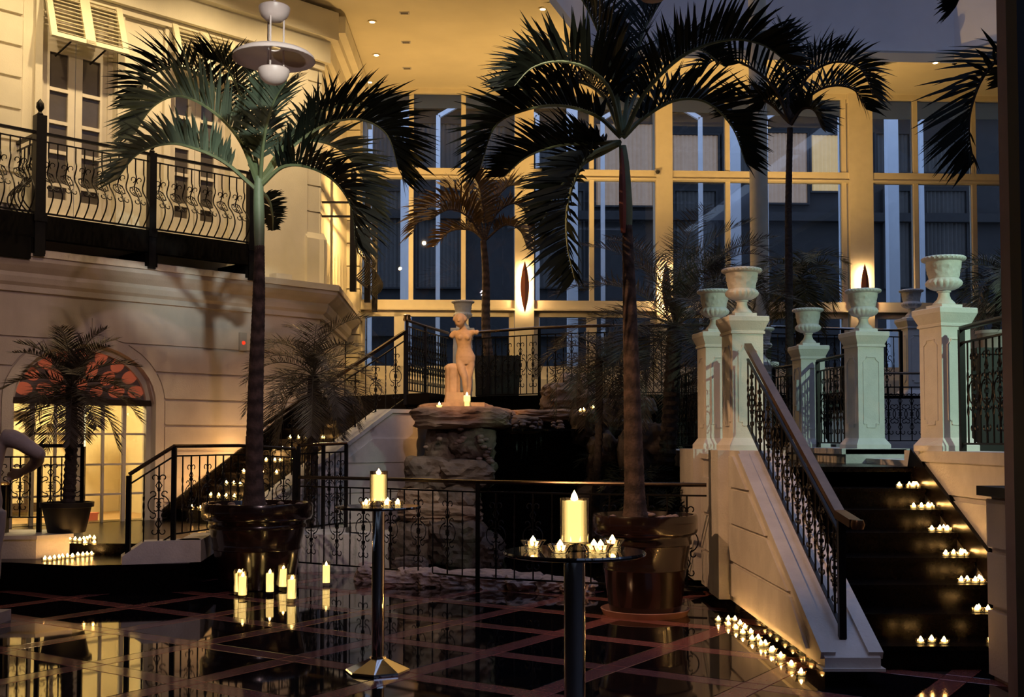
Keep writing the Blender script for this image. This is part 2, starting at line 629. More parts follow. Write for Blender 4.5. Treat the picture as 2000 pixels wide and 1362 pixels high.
path = [(uDR, 0.32)] + [(uDR, zSP)] + [(aC + aA * cos(pi * q / 20), zSP + aB * sin(pi * q / 20)) for q in range(1, 20)] + [(uDL, zSP), (uDL, .32)]
for q in range(len(path) - 1):
    (u0, z0), (u1, z1) = path[q], path[q + 1]
    f0, f1 = Vector((u0 - aC, 0, max(0, z0 - zSP))).normalized(), Vector((u1 - aC, 0, max(0, z1 - zSP))).normalized()
    k = .13
    b.hexa([LW.P(u0, 0, z0), LW.P(u1, 0, z1), LW.P(u1 + f1.x * k, 0, z1 + f1.z * k), LW.P(u0 + f0.x * k, 0, z0 + f0.z * k),
            LW.P(u0, .05, z0), LW.P(u1, .05, z1), LW.P(u1 + f1.x * k, .04, z1 + f1.z * k), LW.P(u0 + f0.x * k, .04, z0 + f0.z * k)])
b.build('arch_moulding', PLASTER, wall_left)
# cornice that runs along the facade and turns the corner
cpf = [(-.3, 3.38), (.05, 3.38), (.05, 3.45), (.10, 3.49), (.13, 3.56), (.13, 3.61), (.22, 3.68), (.28, 3.74), (.28, 3.80), (.31, 3.80), (.31, 3.89), (-.6, 3.89)]
SW = Frame(LW.P(uC, 0, 0).x, LW.P(uC, 0, 0).y, 93)
TQ = tan(radians(24))
b = MB()
n = len(cpf)
for fr, e0, e1 in ((LW, lambda w: -7.2, lambda w: uC + w * TQ), (SW, lambda w: -w * TQ, lambda w: 4.6)):
    vs = [fr.P(e0(w), w, z) for w, z in cpf] + [fr.P(e1(w), w, z) for w, z in cpf]
    b.add(vs, [tuple(range(n)), tuple(reversed(range(n, 2 * n)))] + [(i, i + n, (i + 1) % n + n, (i + 1) % n) for i in range(n)])
trim1 = struct('trim_1', b, PLASTER)
# side wall below the cornice
b = MB().fbox(SW, 0, 4.7, -0.3, 0, 0, 3.42)
struct('wall_side', b, PLASTER)
# upper storey, set back
WU = -0.45
uU = LW.hit(622, 300, WU)[0]
o1a, o1b = LW.hit(80, 200, WU)[0], LW.hit(226, 200, WU)[0]
o2a, o2b = LW.hit(331, 200, WU)[0], LW.hit(447, 200, WU)[0]
zO = LW.hit(333, 24, WU)[1]
zF = LW.hit(297, 450, .3)[1]
b = MB()
for a0, a1 in ((-7.2, o1a), (o1b, o2a), (o2b, uU)):
    b.fbox(LW, a0, a1, WU - .3, WU, 3.6, 8.4)
for a0, a1 in ((o1a, o1b), (o2a, o2b)):
    b.fbox(LW, a0, a1, WU - .3, WU, zO, 8.4)
    b.fbox(LW, a0, a1, WU - .3, WU, 3.6, zF + .15)
wall_upper = struct('wall_upper', b, FACADE)
UO = LW.P(uU, WU, 0)
SU = Frame(UO.x, UO.y, 91)
b = MB().fbox(SU, 0, 5.2, -0.3, 0, 3.6, 8.4)
wall_us = struct('wall_upper_side', b, FACADE)
# courses on the upper wall at the left edge, quoins at its corner and at the far pilaster
uq = LW.hit(40, 150, WU)[0]
for k in range(9):
    z0 = 4.55 + k * .42
    MB().fbox(LW, -7.2, uq, WU, WU + .05, z0 + .02, z0 + .40).build('stone_course', FACADE, wall_upper)
uqa = LW.hit(598, 300, WU)[0]
for k in range(10):
    z0 = 4.30 + k * .42
    b = MB()
    b.fbox(LW, uqa, uU + .03, WU, WU + .04, z0 + .012, z0 + .408)
    b.fbox(SU, -.03, .42, 0, .04, z0 + .012, z0 + .408)
    b.build('quoin', FACADE, wall_upper)
b = MB()
b.fbox(LW, uqa - .05, uU + .09, WU, WU + .12, 3.89, 4.70)
b.fbox(SU, -.12, .5, 0, .12, 3.89, 4.70)
for u0, u1 in ((uqa - .05, uU + .09),):
    b.hexa([LW.P(u0, WU + .12, 4.70), LW.P(u1, WU + .12, 4.70), LW.P(u1, WU, 4.70), LW.P(u0, WU, 4.70),
            LW.P(u0, WU + .03, 4.82), LW.P(u1, WU + .03, 4.82), LW.P(u1, WU, 4.82), LW.P(u0, WU, 4.82)])
b.build('pilaster_foot', FACADE, wall_upper)
b = MB().fbox(LW, LW.hit(505, 300, WU)[0], uqa - .02, WU, WU + .07, 3.89, 8.4)
b.build('pilaster', FACADE, wall_upper)
for k in range(14):
    z0 = 2.2 + k * .44
    if z0 > 8:
        continue
    MB().fbox(SU, 3.55, 4.75, 0, .25, z0 + .012, z0 + .428).build('quoin', FACADE, wall_us)
b = MB()
for w, z0, z1 in ((.10, 7.55, 7.65), (.18, 7.65, 7.95), (.30, 7.95, 8.08), (.42, 8.08, 8.35)):
    b.fbox(SU, 0, 5.2, 0, w, z0, z1)
struct('trim_2', b, FACADE)
b = MB()
for w, z0, z1 in ((.10, 7.45, 7.55), (.2, 7.55, 7.9), (.34, 7.9, 8.35)):
    b.fbox(LW, -7.2, uU + w * .4, WU, WU + w, z0, z1)
struct('trim_3', b, FACADE)

# ------------------------------------------------------------------ glazed wall at the back
bu = lambda px, py=470: BK.hit(px, py)[0]
zT1a, zT1b = BK.hit(1000, 352)[1], BK.hit(1000, 332)[1]
zT2a, zT2b = BK.hit(1000, 608)[1], BK.hit(1000, 588)[1]
zTOP = BK.hit(1000, 182)[1]
zSILL = BK.hit(1000, 740)[1]
zDOOR = BK.hit(1000, 716)[1]
ZTER = 2.15
cols = [(676, 699), (1005, 1042), (1280, 1312), (1656, 1702), (2080, 2120)]
CW = mat('warm_column_paint', (0.80, 0.72, 0.56), 0.75, var=0.04)
for k, (a, c) in enumerate(cols):
    cp = MB()
    cp.fbox(BK, bu(a), bu(c), -.25, .14, ZTER, zTOP + .25)
    cp.fbox(BK, bu(a) - .03, bu(c) + .03, -.1, .17, ZTER, ZTER + .35)
    cp.fbox(BK, bu(a) - .02, bu(c) + .02, -.2, .1, zTOP - .12, zTOP + .2)
    struct('column_%d' % (k + 1), cp, CW)
mulls = [[703, 803, 905], [1155], [1421, 1648], [1788, 1902, 1990]]
doors = {0: [(703, 780), (780, 905), (905, 1004)], 1: [(1043, 1155), (1155, 1280)], 2: [(1313, 1421), (1421, 1655)], 3: [(1703, 1788), (1788, 1902), (1902, 2079)]}
for k in range(4):
    L, R = bu(cols[k][1]), bu(cols[k + 1][0])
    b = MB()
    b.fbox(BK, L, R, -.10, .10, zT1a + .02, zT1b)
    b.fbox(BK, L, R, -.06, .16, zT1a, zT1a + .035)
    b.fbox(BK, L, R, -.10, .10, zT2a + .03, zT2b)
    b.fbox(BK, L, R, -.06, .14, zT2a, zT2a + .035)
    b.fbox(BK, L, R, -.08, .08, zTOP - .05, zTOP + .25)
    win = struct('window_%d' % (k + 1), b, CW)
    ms = [bu(p) for p in mulls[k]]
    for u in ms:
        MB().fbox(BK, u - .045, u + .045, -.07, .07, zT2b, zTOP).build('mullion', CW, win)
    us = [L] + ms + [R]
    for q in range(len(us) - 1):
        if us[q + 1] - us[q] < .15:
            continue
        for z0, z1 in ((zT2b, zT1a), (zT1b, zTOP)):
            MB().fbox(BK, us[q], us[q + 1], -.012, 0, z0, z1).build('pane', GLASS, win)
    for a, c in doors[k]:
        u0, u1 = bu(a, 660), bu(c, 660)
        d = MB()
        d.fbox(BK, u0, u0 + .10, -.06, .06, zSILL - .02, zT2a)
        d.fbox(BK, u1 - .10, u1, -.06, .06, zSILL - .02, zT2a)
        d.fbox(BK, u0, u1, -.06, .06, zT2a - .12, zT2a)
        d.fbox(BK, u0, u1, -.06, .06, zSILL - .02, zDOOR)
        d.build('door_frame', CW, win)
        MB().fbox(BK, u0 + .1, u1 - .1, -.012, 0, zDOOR, zT2a - .12).build('pane', GLASS, win)
b = MB().fbox(BK, -3.4, 11, -.12, .16, ZTER - .3, zSILL - .02)
struct('baseboard_back', b, CW)
b = MB().fbox(BK, -3.5, 13, -.3, .12, zTOP + .1, 9.0)
struct('wall_back', b, CEIL)
# sconces on the columns
for k, (a, c) in enumerate(cols[1:4]):
    u = (bu(a) + bu(c)) / 2
    zc = BK.hit(1025, 564)[1]
    t = thing('wall_sconce', 'dark red lens shaped wall sconce glowing on the %s glass wall column' % ('left', 'palm hidden middle', 'right')[k], 'sconce', BK.P(u, .14, zc), BK.deg, 'sconces on the columns')
    s = MB()
    hh, ww = .50, .082
    prof = []
    nn = 12
    for q in range(nn + 1):
        z = -hh + 2 * hh * q / nn
        x = ww * (1 - (z / hh) ** 2) + .002
        prof.append((x, z))
    vs, fs = [], []
    for x, z in prof:
        vs += [(-x, -.10, z), (0, -.10 - x * .9, z), (x, -.10, z), (0, -.09, z)]
    for q in range(nn):
        for e in range(4):
            e2 = (e + 1) % 4
            fs.append((q * 4 + e, q * 4 + e2, q * 4 + 4 + e2, q * 4 + 4 + e))
    s.add(vs, fs)
    s.v = [Vector((v.x, v.y - .025, v.z)) for v in s.v]
    s.build('shell', REDBROWN, t, smooth=True, world=False)
    MB().box(-.028, .028, -.10, -.075, -.40, .40).build('light_tube', SCON, t, world=False)
    MB().box(-.012, .012, -.10, 0, -.05, .05).build('bracket', REDBROWN, t, world=False)

# ------------------------------------------------------------------ ceiling, tray and skylight
ZC = BK.hit(1000, 179)[1] + .02
b = MB()
fn = lambda a, c, d: Vector((a, c, d))
b.prism([(-12, -6), (.3, -6), (.3, 14), (.47, 17.4), (1.35, 20), (1.35, 23.2), (-12, 23.2)], fn, ZC, ZC + .2)
b.prism([(1.35, 20), (8.1, 20.35), (8.1, 24), (1.35, 23.2)], fn, ZC, ZC + .2)
b.prism([(8.1, 20.35), (11, 17), (11, -6), (13, -6), (13, 24), (8.1, 24)], fn, ZC, ZC + .2)
ceiling = struct('ceiling', b, CEIL)
tp = [(.3, -6), (.3, 14), (.47, 17.4), (1.35, 20), (8.1, 20.35), (11, 17), (11, -6)]
b = MB()
l2 = MB()
for q in range(len(tp) - 1):
    a, c = Vector(tp[q] + (0,)), Vector(tp[q + 1] + (0,))
    nrm = Vector((0, 0, 1)).cross(c - a).normalized()
    for bb, t0, t1, z0, z1 in ((b, 0, .15, ZC + .1, 11.0), (l2, -.12, .02, ZC - .05, ZC + .12)):
        bb.hexa([a + nrm * t0 + Vector((0, 0, z0)), c + nrm * t0 + Vector((0, 0, z0)), c + nrm * t1 + Vector((0, 0, z0)), a + nrm * t1 + Vector((0, 0, z0)),
                 a + nrm * t0 + Vector((0, 0, z1)), c + nrm * t0 + Vector((0, 0, z1)), c + nrm * t1 + Vector((0, 0, z1)), a + nrm * t1 + Vector((0, 0, z1))])
struct('ceiling_tray', b, TRAY)
struct('trim_4', l2, CEIL)
b = MB()
for x in range(0, 12, 2):
    b.box(x + .3, x + .4, -6, 20.4, 10.95, 11.1)
for y in range(-4, 21, 4):
    b.box(.3, 11, y, y + .1, 10.95, 11.1)
sky_frame = struct('trim_5', b, TRAY)
for x in range(0, 12, 2):
    for y in range(-8, 21, 4):
        MB().box(max(.3, x - 1.6), min(11, x + .3), max(-6, y + .1), min(20.4, y + 4), 11.0, 11.02).build('pane', TINT, sky_frame)
# enclosing walls out of the picture
HALL = mat('hall_paint', (0.13, 0.10, 0.08), 0.9, var=0.05)
struct('wall_right', MB().box(12, 12.3, -6, 24, 0, 11), HALL)
struct('wall_front', MB().box(-12, 12.3, -6.3, -6, 0, 11), HALL)
struct('wall_far_left', MB().box(-10.4, -10, -6, 10.6, 0, 9), HALL)
for px, py in ((727, 42), (735, 107), (722, 160), (1060, 17), (1630, 119), (1827, 122)):
    zc = ZC if px < 1500 else ZC - .05
    p = fl(px, py, zc)
    t = thing('downlight', None, 'downlight', p)
    t['label'] = {42: 'recessed ceiling downlight nearest the hall in the yellow soffit row', 107: 'recessed ceiling downlight, middle one in the yellow soffit row',
                  160: 'recessed ceiling downlight, in the soffit just above the glass wall', 17: 'recessed ceiling downlight at the soffit corner behind the tall palm',
                  119: 'small downlight in the tray edge behind the far palm', 122: 'small downlight in the tray edge right of the far palm'}[py]
    t['group'] = 'ceiling downlights'
    MB().lathe([(.055, 0), (.075, -.004), (.08, -.012), (.055, -.012)], 16).build('trim_ring', CEIL, t, world=False)
    MB().lathe([(.05, -.003), (.045, -.012), (.02, -.016)], 12).build('bulb', BULB, t, world=False)
for k, (px, py) in enumerate(((790, 25), (793, 82), (795, 133))):
    p = fl(px, py, ZC)
    t = thing('ceiling_vent', 'small slotted vent in the yellow soffit, %s of three' % ('nearest', 'middle', 'farthest')[k], 'vent', p, 0, 'soffit vents')
    MB().box(-.08, .08, -.05, .05, -.01, 0).build('plate', GREYPL, t, world=False)
    for q in range(3):
        MB().box(-.06, .06, -.035 + q * .03, -.025 + q * .03, -.014, -.010).build('slot', DARKWOOD, t, world=False)

# ------------------------------------------------------------------ outside: terrace paving, dark hotel wing, white steel frames
struct('ground_outside', MB().box(-20, 28, 22.6, 42, 1.6, 2.0), OUTD)
EX = Frame(0, 38.0, 2.0)
eu = lambda px: EX.hit(px, 400)[0]
b = MB()
b.fbox(EX, -16, 26, -.6, -.3, 1.5, 13.6)
for z in (5.2, 9.2, 13.0):
    b.fbox(EX, -16, 26, -.4, .1, z - .2, z + .1)
wing = b.build('hotel_wing', OUTD)
tag(wing, 'dark hotel wing with curtained rooms seen through the tall glass wall', 'building')
LIT = mat('lit_curtain', (0.30, 0.24, 0.18), 0.9, var=0.1)
_b = LIT.node_tree.nodes['Principled BSDF']
_b.inputs['Emission Color'].default_value = (1.0, 0.60, 0.34, 1)
_b.inputs['Emission Strength'].default_value = 0.17  # room light behind the curtain put in as emission
LIT2 = mat('brighter_lit_curtain', (0.4, 0.3, 0.18), 0.9, var=0.1)
_b = LIT2.node_tree.nodes['Principled BSDF']
_b.inputs['Emission Color'].default_value = (1.0, 0.64, 0.20, 1)
_b.inputs['Emission Strength'].default_value = 0.5  # stronger room light, likewise put into the curtain as emission


def curtain(px0, px1, py0, py1, m):
    u0, u1 = eu(px0), eu(px1)
    z1, z0 = EX.hit((px0 + px1) / 2, py0)[1], EX.hit((px0 + px1) / 2, py1)[1]
    nn = max(6, int((u1 - u0) / .07))
    vs, fs = [], []
    for q in range(nn + 1):
        u = u0 + (u1 - u0) * q / nn
        w = -.2 + .05 * (q % 2) + random.uniform(-.012, .012)
        vs += [EX.P(u, w, z0), EX.P(u, w, z1)]
    for q in range(nn):
        fs.append((2 * q, 2 * q + 2, 2 * q + 3, 2 * q + 1))
    MB().add(vs, fs).build('curtain', m, wing)
    f = MB()
    for a0, a1, c0, c1 in ((u0 - .06, u0, z0 - .06, z1 + .06), (u1, u1 + .06, z0 - .06, z1 + .06), (u0, u1, z0 - .06, z0), (u0, u1, z1, z1 + .06)):
        f.fbox(EX, a0, a1, -.25, -.08, c0, c1)
    f.build('window_frame', OUTD, wing)


curtain(705, 790, 215, 330, CURTD)
curtain(812, 900, 240, 330, CURTD)
curtain(908, 985, 245, 330, CURTD)
curtain(1050, 1110, 235, 335, CURTD)
curtain(1165, 1278, 240, 400, LIT)
curtain(1315, 1405, 262, 345, LIT)
curtain(1415, 1475, 262, 345, CURTD)
curtain(1490, 1580, 258, 395, LIT)
curtain(1588, 1645, 262, 372, LIT2)
curtain(1715, 1780, 260, 335, CURTD)
curtain(1800, 1890, 275, 335, CURTD)
for a, c in ((710, 785), (815, 900), (1050, 1140), (1320, 1400), (1730, 1780), (1810, 1890)):
    curtain(a, c, 372, 560, CURTD if a not in (1320,) else CURTD)
for px, w, knee, al, ar in ((722, 8, None, 0, 0), (793, 21, 208, 1, 1), (855, 8, 226, 0, 1), (1050, 8, 226, 1, 0), (1118, 21, 205, 1, 1), (1178, 8, 230, 0, 1),
                            (1370, 8, 230, 1, 0), (1437, 20, 207, 1, 1), (1498, 8, 230, 0, 1), (1645, 8, 214, 1, 0), (1745, 21, 207, 1, 1), (1803, 8, 238, 0, 1), (1972, 8, 235, 1, 0)):
    Y = 27.0
    p = at(px, 600, Y)
    hw = w / 2 / F * Y
    zk = at(px, knee, Y).z if knee else 10.4
    wd = 'wide' if w > 15 else 'slim'
    t = thing('canopy_post', None, 'post', (p.x, Y, 2.0), 0, 'white canopy posts outside')
    t['label'] = '%s white canopy post outside the glass, %s' % (wd, {722: 'first from the left facade', 793: 'left of the left sconce', 855: 'left of the brown palm', 1050: 'just right of the left sconce',
        1118: 'behind the tall palm fronds', 1178: 'left of the tall palm trunk', 1370: 'left of the round column', 1437: 'half hidden by the round column', 1498: 'behind the round column',
        1645: 'left of the right sconce column', 1745: 'right of the right sconce', 1803: 'beside the wide right post', 1972: 'at the right edge'}[px])
    b = MB().box(-hw, hw, -hw, hw, 0, zk - 2.0)
    b.box(-hw * 1.3, hw * 1.3, -hw * 1.3, hw * 1.3, 0, .12)
    b.build('post', OUTW, t, world=False)
    for on, sg in ((al, -1), (ar, 1)):
        if on:
            L = 1.25
            MB().bar((sg * hw * .3, 0, zk - 2.0 - hw * .3), (sg * L, 0, zk - 2.0 + L * .56), 2 * min(hw, .05), 2 * min(hw, .055)).build('brace', OUTW, t, world=False)

# ------------------------------------------------------------------ upper terrace at the back (dark fascia)
b = MB()
p1, p2 = LW.P(2.62, .02, 0), LW.P(2.62, 2.75, 0)
tpoly = [(p1.x, p1.y), (p2.x, p2.y), (-.85, 17.0), (.4, 16.25), (1.9, 16.0), (3.9, 16.1), (5.9, 16.5), (11.9, 16.6), (11.9, 22.6), (-3.2, 21.9)]
b.prism(tpoly, fn, ZTER - .22, ZTER)
struct('floor_terrace', b, STEPST)
b = MB()
for q in range(1, 7):
    a, c = Vector(tpoly[q] + (0,)), Vector(tpoly[q + 1] + (0,))
    d = (c - a).normalized()
    nn = Vector((-d.y, d.x, 0))
    m = WHITEPAINT if q >= 5 else BALC
    b.hexa([a + nn * .06, c + nn * .06, c + nn * .3, a + nn * .3] + [x + Vector((0, 0, ZTER - .2)) for x in (a + nn * .06, c + nn * .06, c + nn * .3, a + nn * .3)])
struct('wall_terrace', b, BALC)
b = MB().box(4.0, 11.9, 16.30, 16.48, 1.27, 2.1)
struct('wall_terrace_right', b, WHITEPAINT)
# ------------------------------------------------------------------ platform, stair and walls on the right
ZP, RI, TR, Y0 = 1.27, 0.157, 0.33, 7.095
PX0, PX1 = 1.92, 3.5
struct('floor_platform', MB().box(PX0, 12, Y0 + TR * 8, 16.35, 0, ZP), STEPST)
struct('floor_right_bank', MB().box(3.8, 12, 4.8, Y0 + TR * 8, 0, ZP), STEPST)
st = thing('staircase', 'black granite stair rising between white cheeks, tealights along its right side', 'stairs', (2.8, 7.4, 0))
for k in range(1, 9):
    b = MB()
    y = Y0 + TR * k
    b.box(2.245, PX1 - .06, y, y + TR + .02, 0, RI * k - .03)
    b.box(2.245, PX1 - .06, y - .025, y + TR + .0, RI * k - .03, RI * k)
    b.build('step', STEPST, st)
# left cheek: sloping white wall with recessed panel on its side
zs = lambda y: .25 + .475 * (y - 7.05)
XL, XR = 1.90, 2.24
Yn, Yf = 6.90, 9.86
b = MB()
fy = lambda a, c, d: Vector((d, a, c))
b.prism([(Yn, .115), (Yf, .115), (Yf, 1.41), (Yf - .42, 1.41), (Yn, zs(Yn))], fy, XL, XR)
b.box(XL - .02, XR + .02, Yn - .03, Yn + .12, .10, .118)
cheek = struct('wall_stair_left', b, CURB)
b = MB()
sl = Vector((0, 1, .475)).normalized()
for x0, x1, dz in ((XL - .02, XL + .07, .015), (XR - .07, XR + .02, .015)):
    a, c = Vector(((x0 + x1) / 2, Yn + .02, zs(Yn + .02) + .0)), Vector(((x0 + x1) / 2, Yf - .46, zs(Yf - .46) + .0))
    b.bar(a, c, x1 - x0, .05)
b.build('coping', CURB, cheek)
for za, zb in ((.17, .44), (.47, .76), (.79, 1.07), (1.10, 1.36)):
    y_a0 = max(Yn + .35, 7.05 + (za - .25) / .475 + .22)
    y_a1 = 7.05 + (zb - .25) / .475 + .22
    b = MB()
    b.prism([(y_a0, za), (Yf - .08, za), (Yf - .08, zb), (min(y_a1, Yf - .15), zb)], fy, XL - .025, XL)
    b.build('panel', CURB, cheek)
# blocks under the first two pedestals
b = MB()
b.box(XL, 2.36, Yf, 12.1, .115, 1.32)
wb_ = struct('wall_pedestal_base', b, CURB)
MB().box(XL - .10, 2.40, Yf, Yf + .48, .115, 1.41).build('pier', CURB, wb_)
MB().box(XL - .10, 2.40, 11.2, 12.1, .115, 1.41).build('pier', CURB, wb_)
MB().box(XL - .03, 2.36, Yf + .48, 11.2, 1.32, 1.37).build('coping', CURB, wb_)
for z in (.42, .78, 1.14):
    MB().box(XL - .035, XL, Yf + .55, 11.15, z - .33, z).build('panel', CURB, wb_)
struct('baseboard_stair', MB().box(XL + .04, 2.2, 7.05, 12.1, 0, .115), BLACKTILE)
# right wall of the stair
b = MB()
b.box(PX1, 3.86, 5.2, 12.2, 0, 1.32)
b.box(PX1 - .04, 3.9, 5.2, 9.95, 1.32, 1.41)
wr_ = struct('wall_stair_right', b, CURB)
for z in (.35, .70, 1.05):
    MB().box(PX1 - .022, PX1, 5.2, 9.9, z + .015, z + .32).build('panel', CURB, wr_)
b = MB()
a, c = Vector((PX1 - .03, 7.3, .476 * (7.3 - Y0) + .05)), Vector((PX1 - .03, 9.8, .476 * (9.8 - Y0) + .05))
b.bar(a, c, .05, .20)
struct('baseboard_stair_right', b, STEPST)
b = MB()
b.box(3.30, 3.9, 11.15, 13.7, 1.2, 1.41)
b.box(3.26, 3.94, 11.15, 13.7, 1.36, 1.415)
struct('trim_6', b, CURB)
struct('trim_7', MB().box(1.9, 2.3, 12.1, 15.4, 1.2, 1.38), CURB)
struct('trim_8', MB().box(4.6, 11.9, 16.0, 16.28, 1.27, 1.44), CURB)
# low white wall with dark coping in the right foreground, and the dark column
b = MB().box(3.03, 3.45, 4.6, 7.14, 0, 1.15)
lw2 = struct('wall_foreground', b, PLASTER)
for z0, z1 in ((.02, .44), (.46, .80), (.82, 1.14)):
    MB().box(3.005, 3.03, 4.6, 7.16, z0 + .01, z1 - .01).build('panel', PLASTER, lw2)
MB().box(2.96, 3.5, 4.5, 7.2, 1.15, 1.21).build('coping', COLBLACK, lw2)
MB().box(2.93, 3.03, 6.45, 6.55, .33, .39).build('rail_bracket', IRON, lw2)
struct('column_6', MB().box(2.727, 2.95, 6.0, 6.25, 0, 8.3), COLBROWN)
struct('column_7', MB().box(2.66, 2.95, 5.85, 5.98, 0, 8.3), COLBLACK)  # unlit front face of the brown column, its shade built as a black box
# round column on the platform
p = at(1483, 500, 17.3)
rc = MB()
rc.lathe([(.20, 2.15), (.20, 2.28), (.16, 2.34), (.140, 2.40), (.138, 5), (.134, 11.0)], 28, (p.x, 17.3, 0))
struct('column_8', rc, mat('column_cream', (0.66, 0.62, 0.48), 0.7, var=0.06), smooth=True)

# ------------------------------------------------------------------ left landing, steps, curbs
ZB, ZL = .28, .40
b = MB()
b.prism([(-9, 11.35), (-5.0, 11.3), (-4.25, 11.0), (-3.2, 11.22), (-3.3, 12.2), (-2.45, 12.85), (-2.0, 13.7), (-2.0, 15), (-4, 17), (-9, 12.4)], fn, 0, ZB)
b.prism([(-9, 11.9), (-5.3, 12.08), (-4.4, 12.05), (-3.5, 12.0), (-3.25, 12.3), (-2.5, 13.0), (-2.1, 13.8), (-2.0, 15), (-4, 17), (-9, 12.6)], fn, ZB, ZL)
struct('floor_landing', b, STEPST)
cpath = [fl(238, 1104, ZB), fl(392, 1098, ZB), Vector((-3.22, 12.25, ZB)), Vector((-2.45, 12.90, ZB)), Vector((-2.02, 13.72, ZB))]


def curbwall(pts, thick, tops, z0, m, name, kind_name=None):
    b = MB()
    for q in range(len(pts) - 1):
        a, c = Vector(pts[q]), Vector(pts[q + 1])
        d = (c - a)
        d.z = 0
        d.normalize()
        nn = Vector((-d.y, d.x, 0)) * thick
        A, Cc = Vector((a.x, a.y, 0)), Vector((c.x, c.y, 0))
        b.hexa([A + Vector((0, 0, z0)), Cc + Vector((0, 0, z0)), Cc + nn + Vector((0, 0, z0)), A + nn + Vector((0, 0, z0)),
                A + Vector((0, 0, tops[q])), Cc + Vector((0, 0, tops[q + 1])), Cc + nn + Vector((0, 0, tops[q + 1])), A + nn + Vector((0, 0, tops[q]))])
    return b.build(name, m)


c0 = cpath[0]
c1 = c0 + (cpath[1] - c0) * .28
cw = curbwall([c0, c1] + cpath[1:], .22, [.36, .50, .50, .50, .46, .44], ZB, CURB, 'curb')
tag(cw, None, None, None, 'structure')
cw.name = 'trim_9'
# lower white wall right of the big pot, behind the rail
cw2 = curbwall([(-2.45, 12.88, 0), (-1.75, 13.0, 0), (-1.15, 13.55, 0), (-.9, 14.2, 0)], .3, [.42, .42, .42, .42], 0.0, CURB, 'trim_10')
tag(cw2, None, None, None, 'structure')
b = MB()
q0, q1 = fl(-90, 1092, ZB), fl(70, 1092, ZB)
q2 = fl(136, 1046, .50)
b.prism([(q0.x, q0.y), (q1.x, q1.y), (q2.x, q2.y), (q2.x - .2, q2.y + .5), (q0.x, q2.y + .5)], fn, .10, .48)
b.prism([(q0.x, q0.y - .03), (q1.x + .02, q1.y - .03), (q2.x + .05, q2.y - .02), (q2.x - .2, q2.y + .52), (q0.x, q2.y + .52)], fn, .48, .52)
struct('trim_11', b, CURB)
# stair along the left facade
sl_ = thing('staircase', 'dark stair climbing along the left facade, dotted with tealights', 'stairs', tuple(LW.P(1.2, 1.3, .3)))
for k in range(1, 12):
    u = .3 + .235 * (k - 1)
    b = MB()
    b.fbox(LW, u, u + .30, .06, 2.5, 0.1, .40 + .159 * k - .025)
    b.fbox(LW, u - .02, u + .29, .06, 2.5, .40 + .159 * k - .025, .40 + .159 * k)
    b.build('step', STEPST, sl_)
b = MB()
b.prism([(.12, .3), (.12, .55), (2.62, 2.24), (2.75, 2.24), (2.75, .3)], lwP, .03, .07)
struct('baseboard_left', b, STEPST)
b = MB()
b.prism([(-.15, 0), (-.15, .60), (1.92, 1.86), (2.85, 1.86), (2.85, 0)], lwP, 2.52, 2.80)
ck = struct('wall_stair_outer', b, WHITEPAINT)
b = MB()
b.prism([(-.15, .60), (1.92, 1.86), (2.87, 1.86), (2.87, 1.91), (1.90, 1.91), (-.15, .65)], lwP, 2.48, 2.83)
b.build('coping', WHITEPAINT, ck)
for z0, z1 in ((.45, .80), (.83, 1.18), (1.21, 1.52)):
    ua = max(-.1, -.15 + (z1 - .60) / .6087 + .25)
    b = MB()
    b.prism([(max(-.1, ua - (z1 - z0) / .6087), z0), (2.84, z0), (2.84, z1), (ua, z1)], lwP, 2.80, 2.822)
    b.build('panel', WHITEPAINT, ck)
# ================================================================== JOINERY
# arched french window with a lit room behind it
b = MB()
wI = -.14
hz = lambda py: LW.hit(170, py, wI)[1]
ua = lambda px: LW.hit(px, 880, wI)[0]
b.fbox(LW, uDL, uDL + .07, wI - .05, wI + .05, .40, zSP)
b.fbox(LW, uDR - .07, uDR, wI - .05, wI + .05, .40, zSP)
b.fbox(LW, uDL, uDR, wI - .05, wI + .05, .32, .40)
win = struct('window_5', b, JOINERY)
MB().fbox(LW, uDL, uDR, wI - .06, wI + .06, zSP - .03, zSP + .05).build('transom', DARKWOOD, win)
for px, wd in ((62, .05), (107, .03), (148, .075), (158, .06), (200, .03), (241, .05), (284, .03)):
    u = ua(px)
    MB().fbox(LW, u - wd / 2, u + wd / 2, wI - .025, wI + .025, .34, zSP).build('mullion', JOINERY, win)
for py in (848, 908, 967):
    z = hz(py)
    MB().fbox(LW, uDL, uDR, wI - .02, wI + .02, z - .014, z + .014).build('glazing_bar', JOINERY, win)
MB().fbox(LW, uDL + .05, uDR - .05, wI - .006, wI, .36, zSP).build('pane', GLASS, win)
# fanlight lattice with orange petals
b = MB()
ring = [(aC + (aA - .0) * cos(pi * q / 24), zSP + .05 + (aB - .05) * sin(pi * q / 24)) for q in range(25)]
b.prism(ring, lwP, wI - .03, wI - .01)
LATT = mat('lattice_grey', (0.20, 0.17, 0.16), 0.6, var=0.1)
fan = b.build('fanlight', LATT, win)
fan['kind'] = 'structure'
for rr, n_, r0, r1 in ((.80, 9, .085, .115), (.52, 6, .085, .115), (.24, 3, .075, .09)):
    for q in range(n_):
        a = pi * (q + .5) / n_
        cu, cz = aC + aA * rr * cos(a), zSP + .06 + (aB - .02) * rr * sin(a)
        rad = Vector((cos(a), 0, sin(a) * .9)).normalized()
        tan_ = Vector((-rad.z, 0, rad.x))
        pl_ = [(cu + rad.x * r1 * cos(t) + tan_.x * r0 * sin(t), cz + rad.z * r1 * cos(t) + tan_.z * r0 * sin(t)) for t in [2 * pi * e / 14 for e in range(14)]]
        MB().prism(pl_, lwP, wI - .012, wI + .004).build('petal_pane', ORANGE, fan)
b = MB()
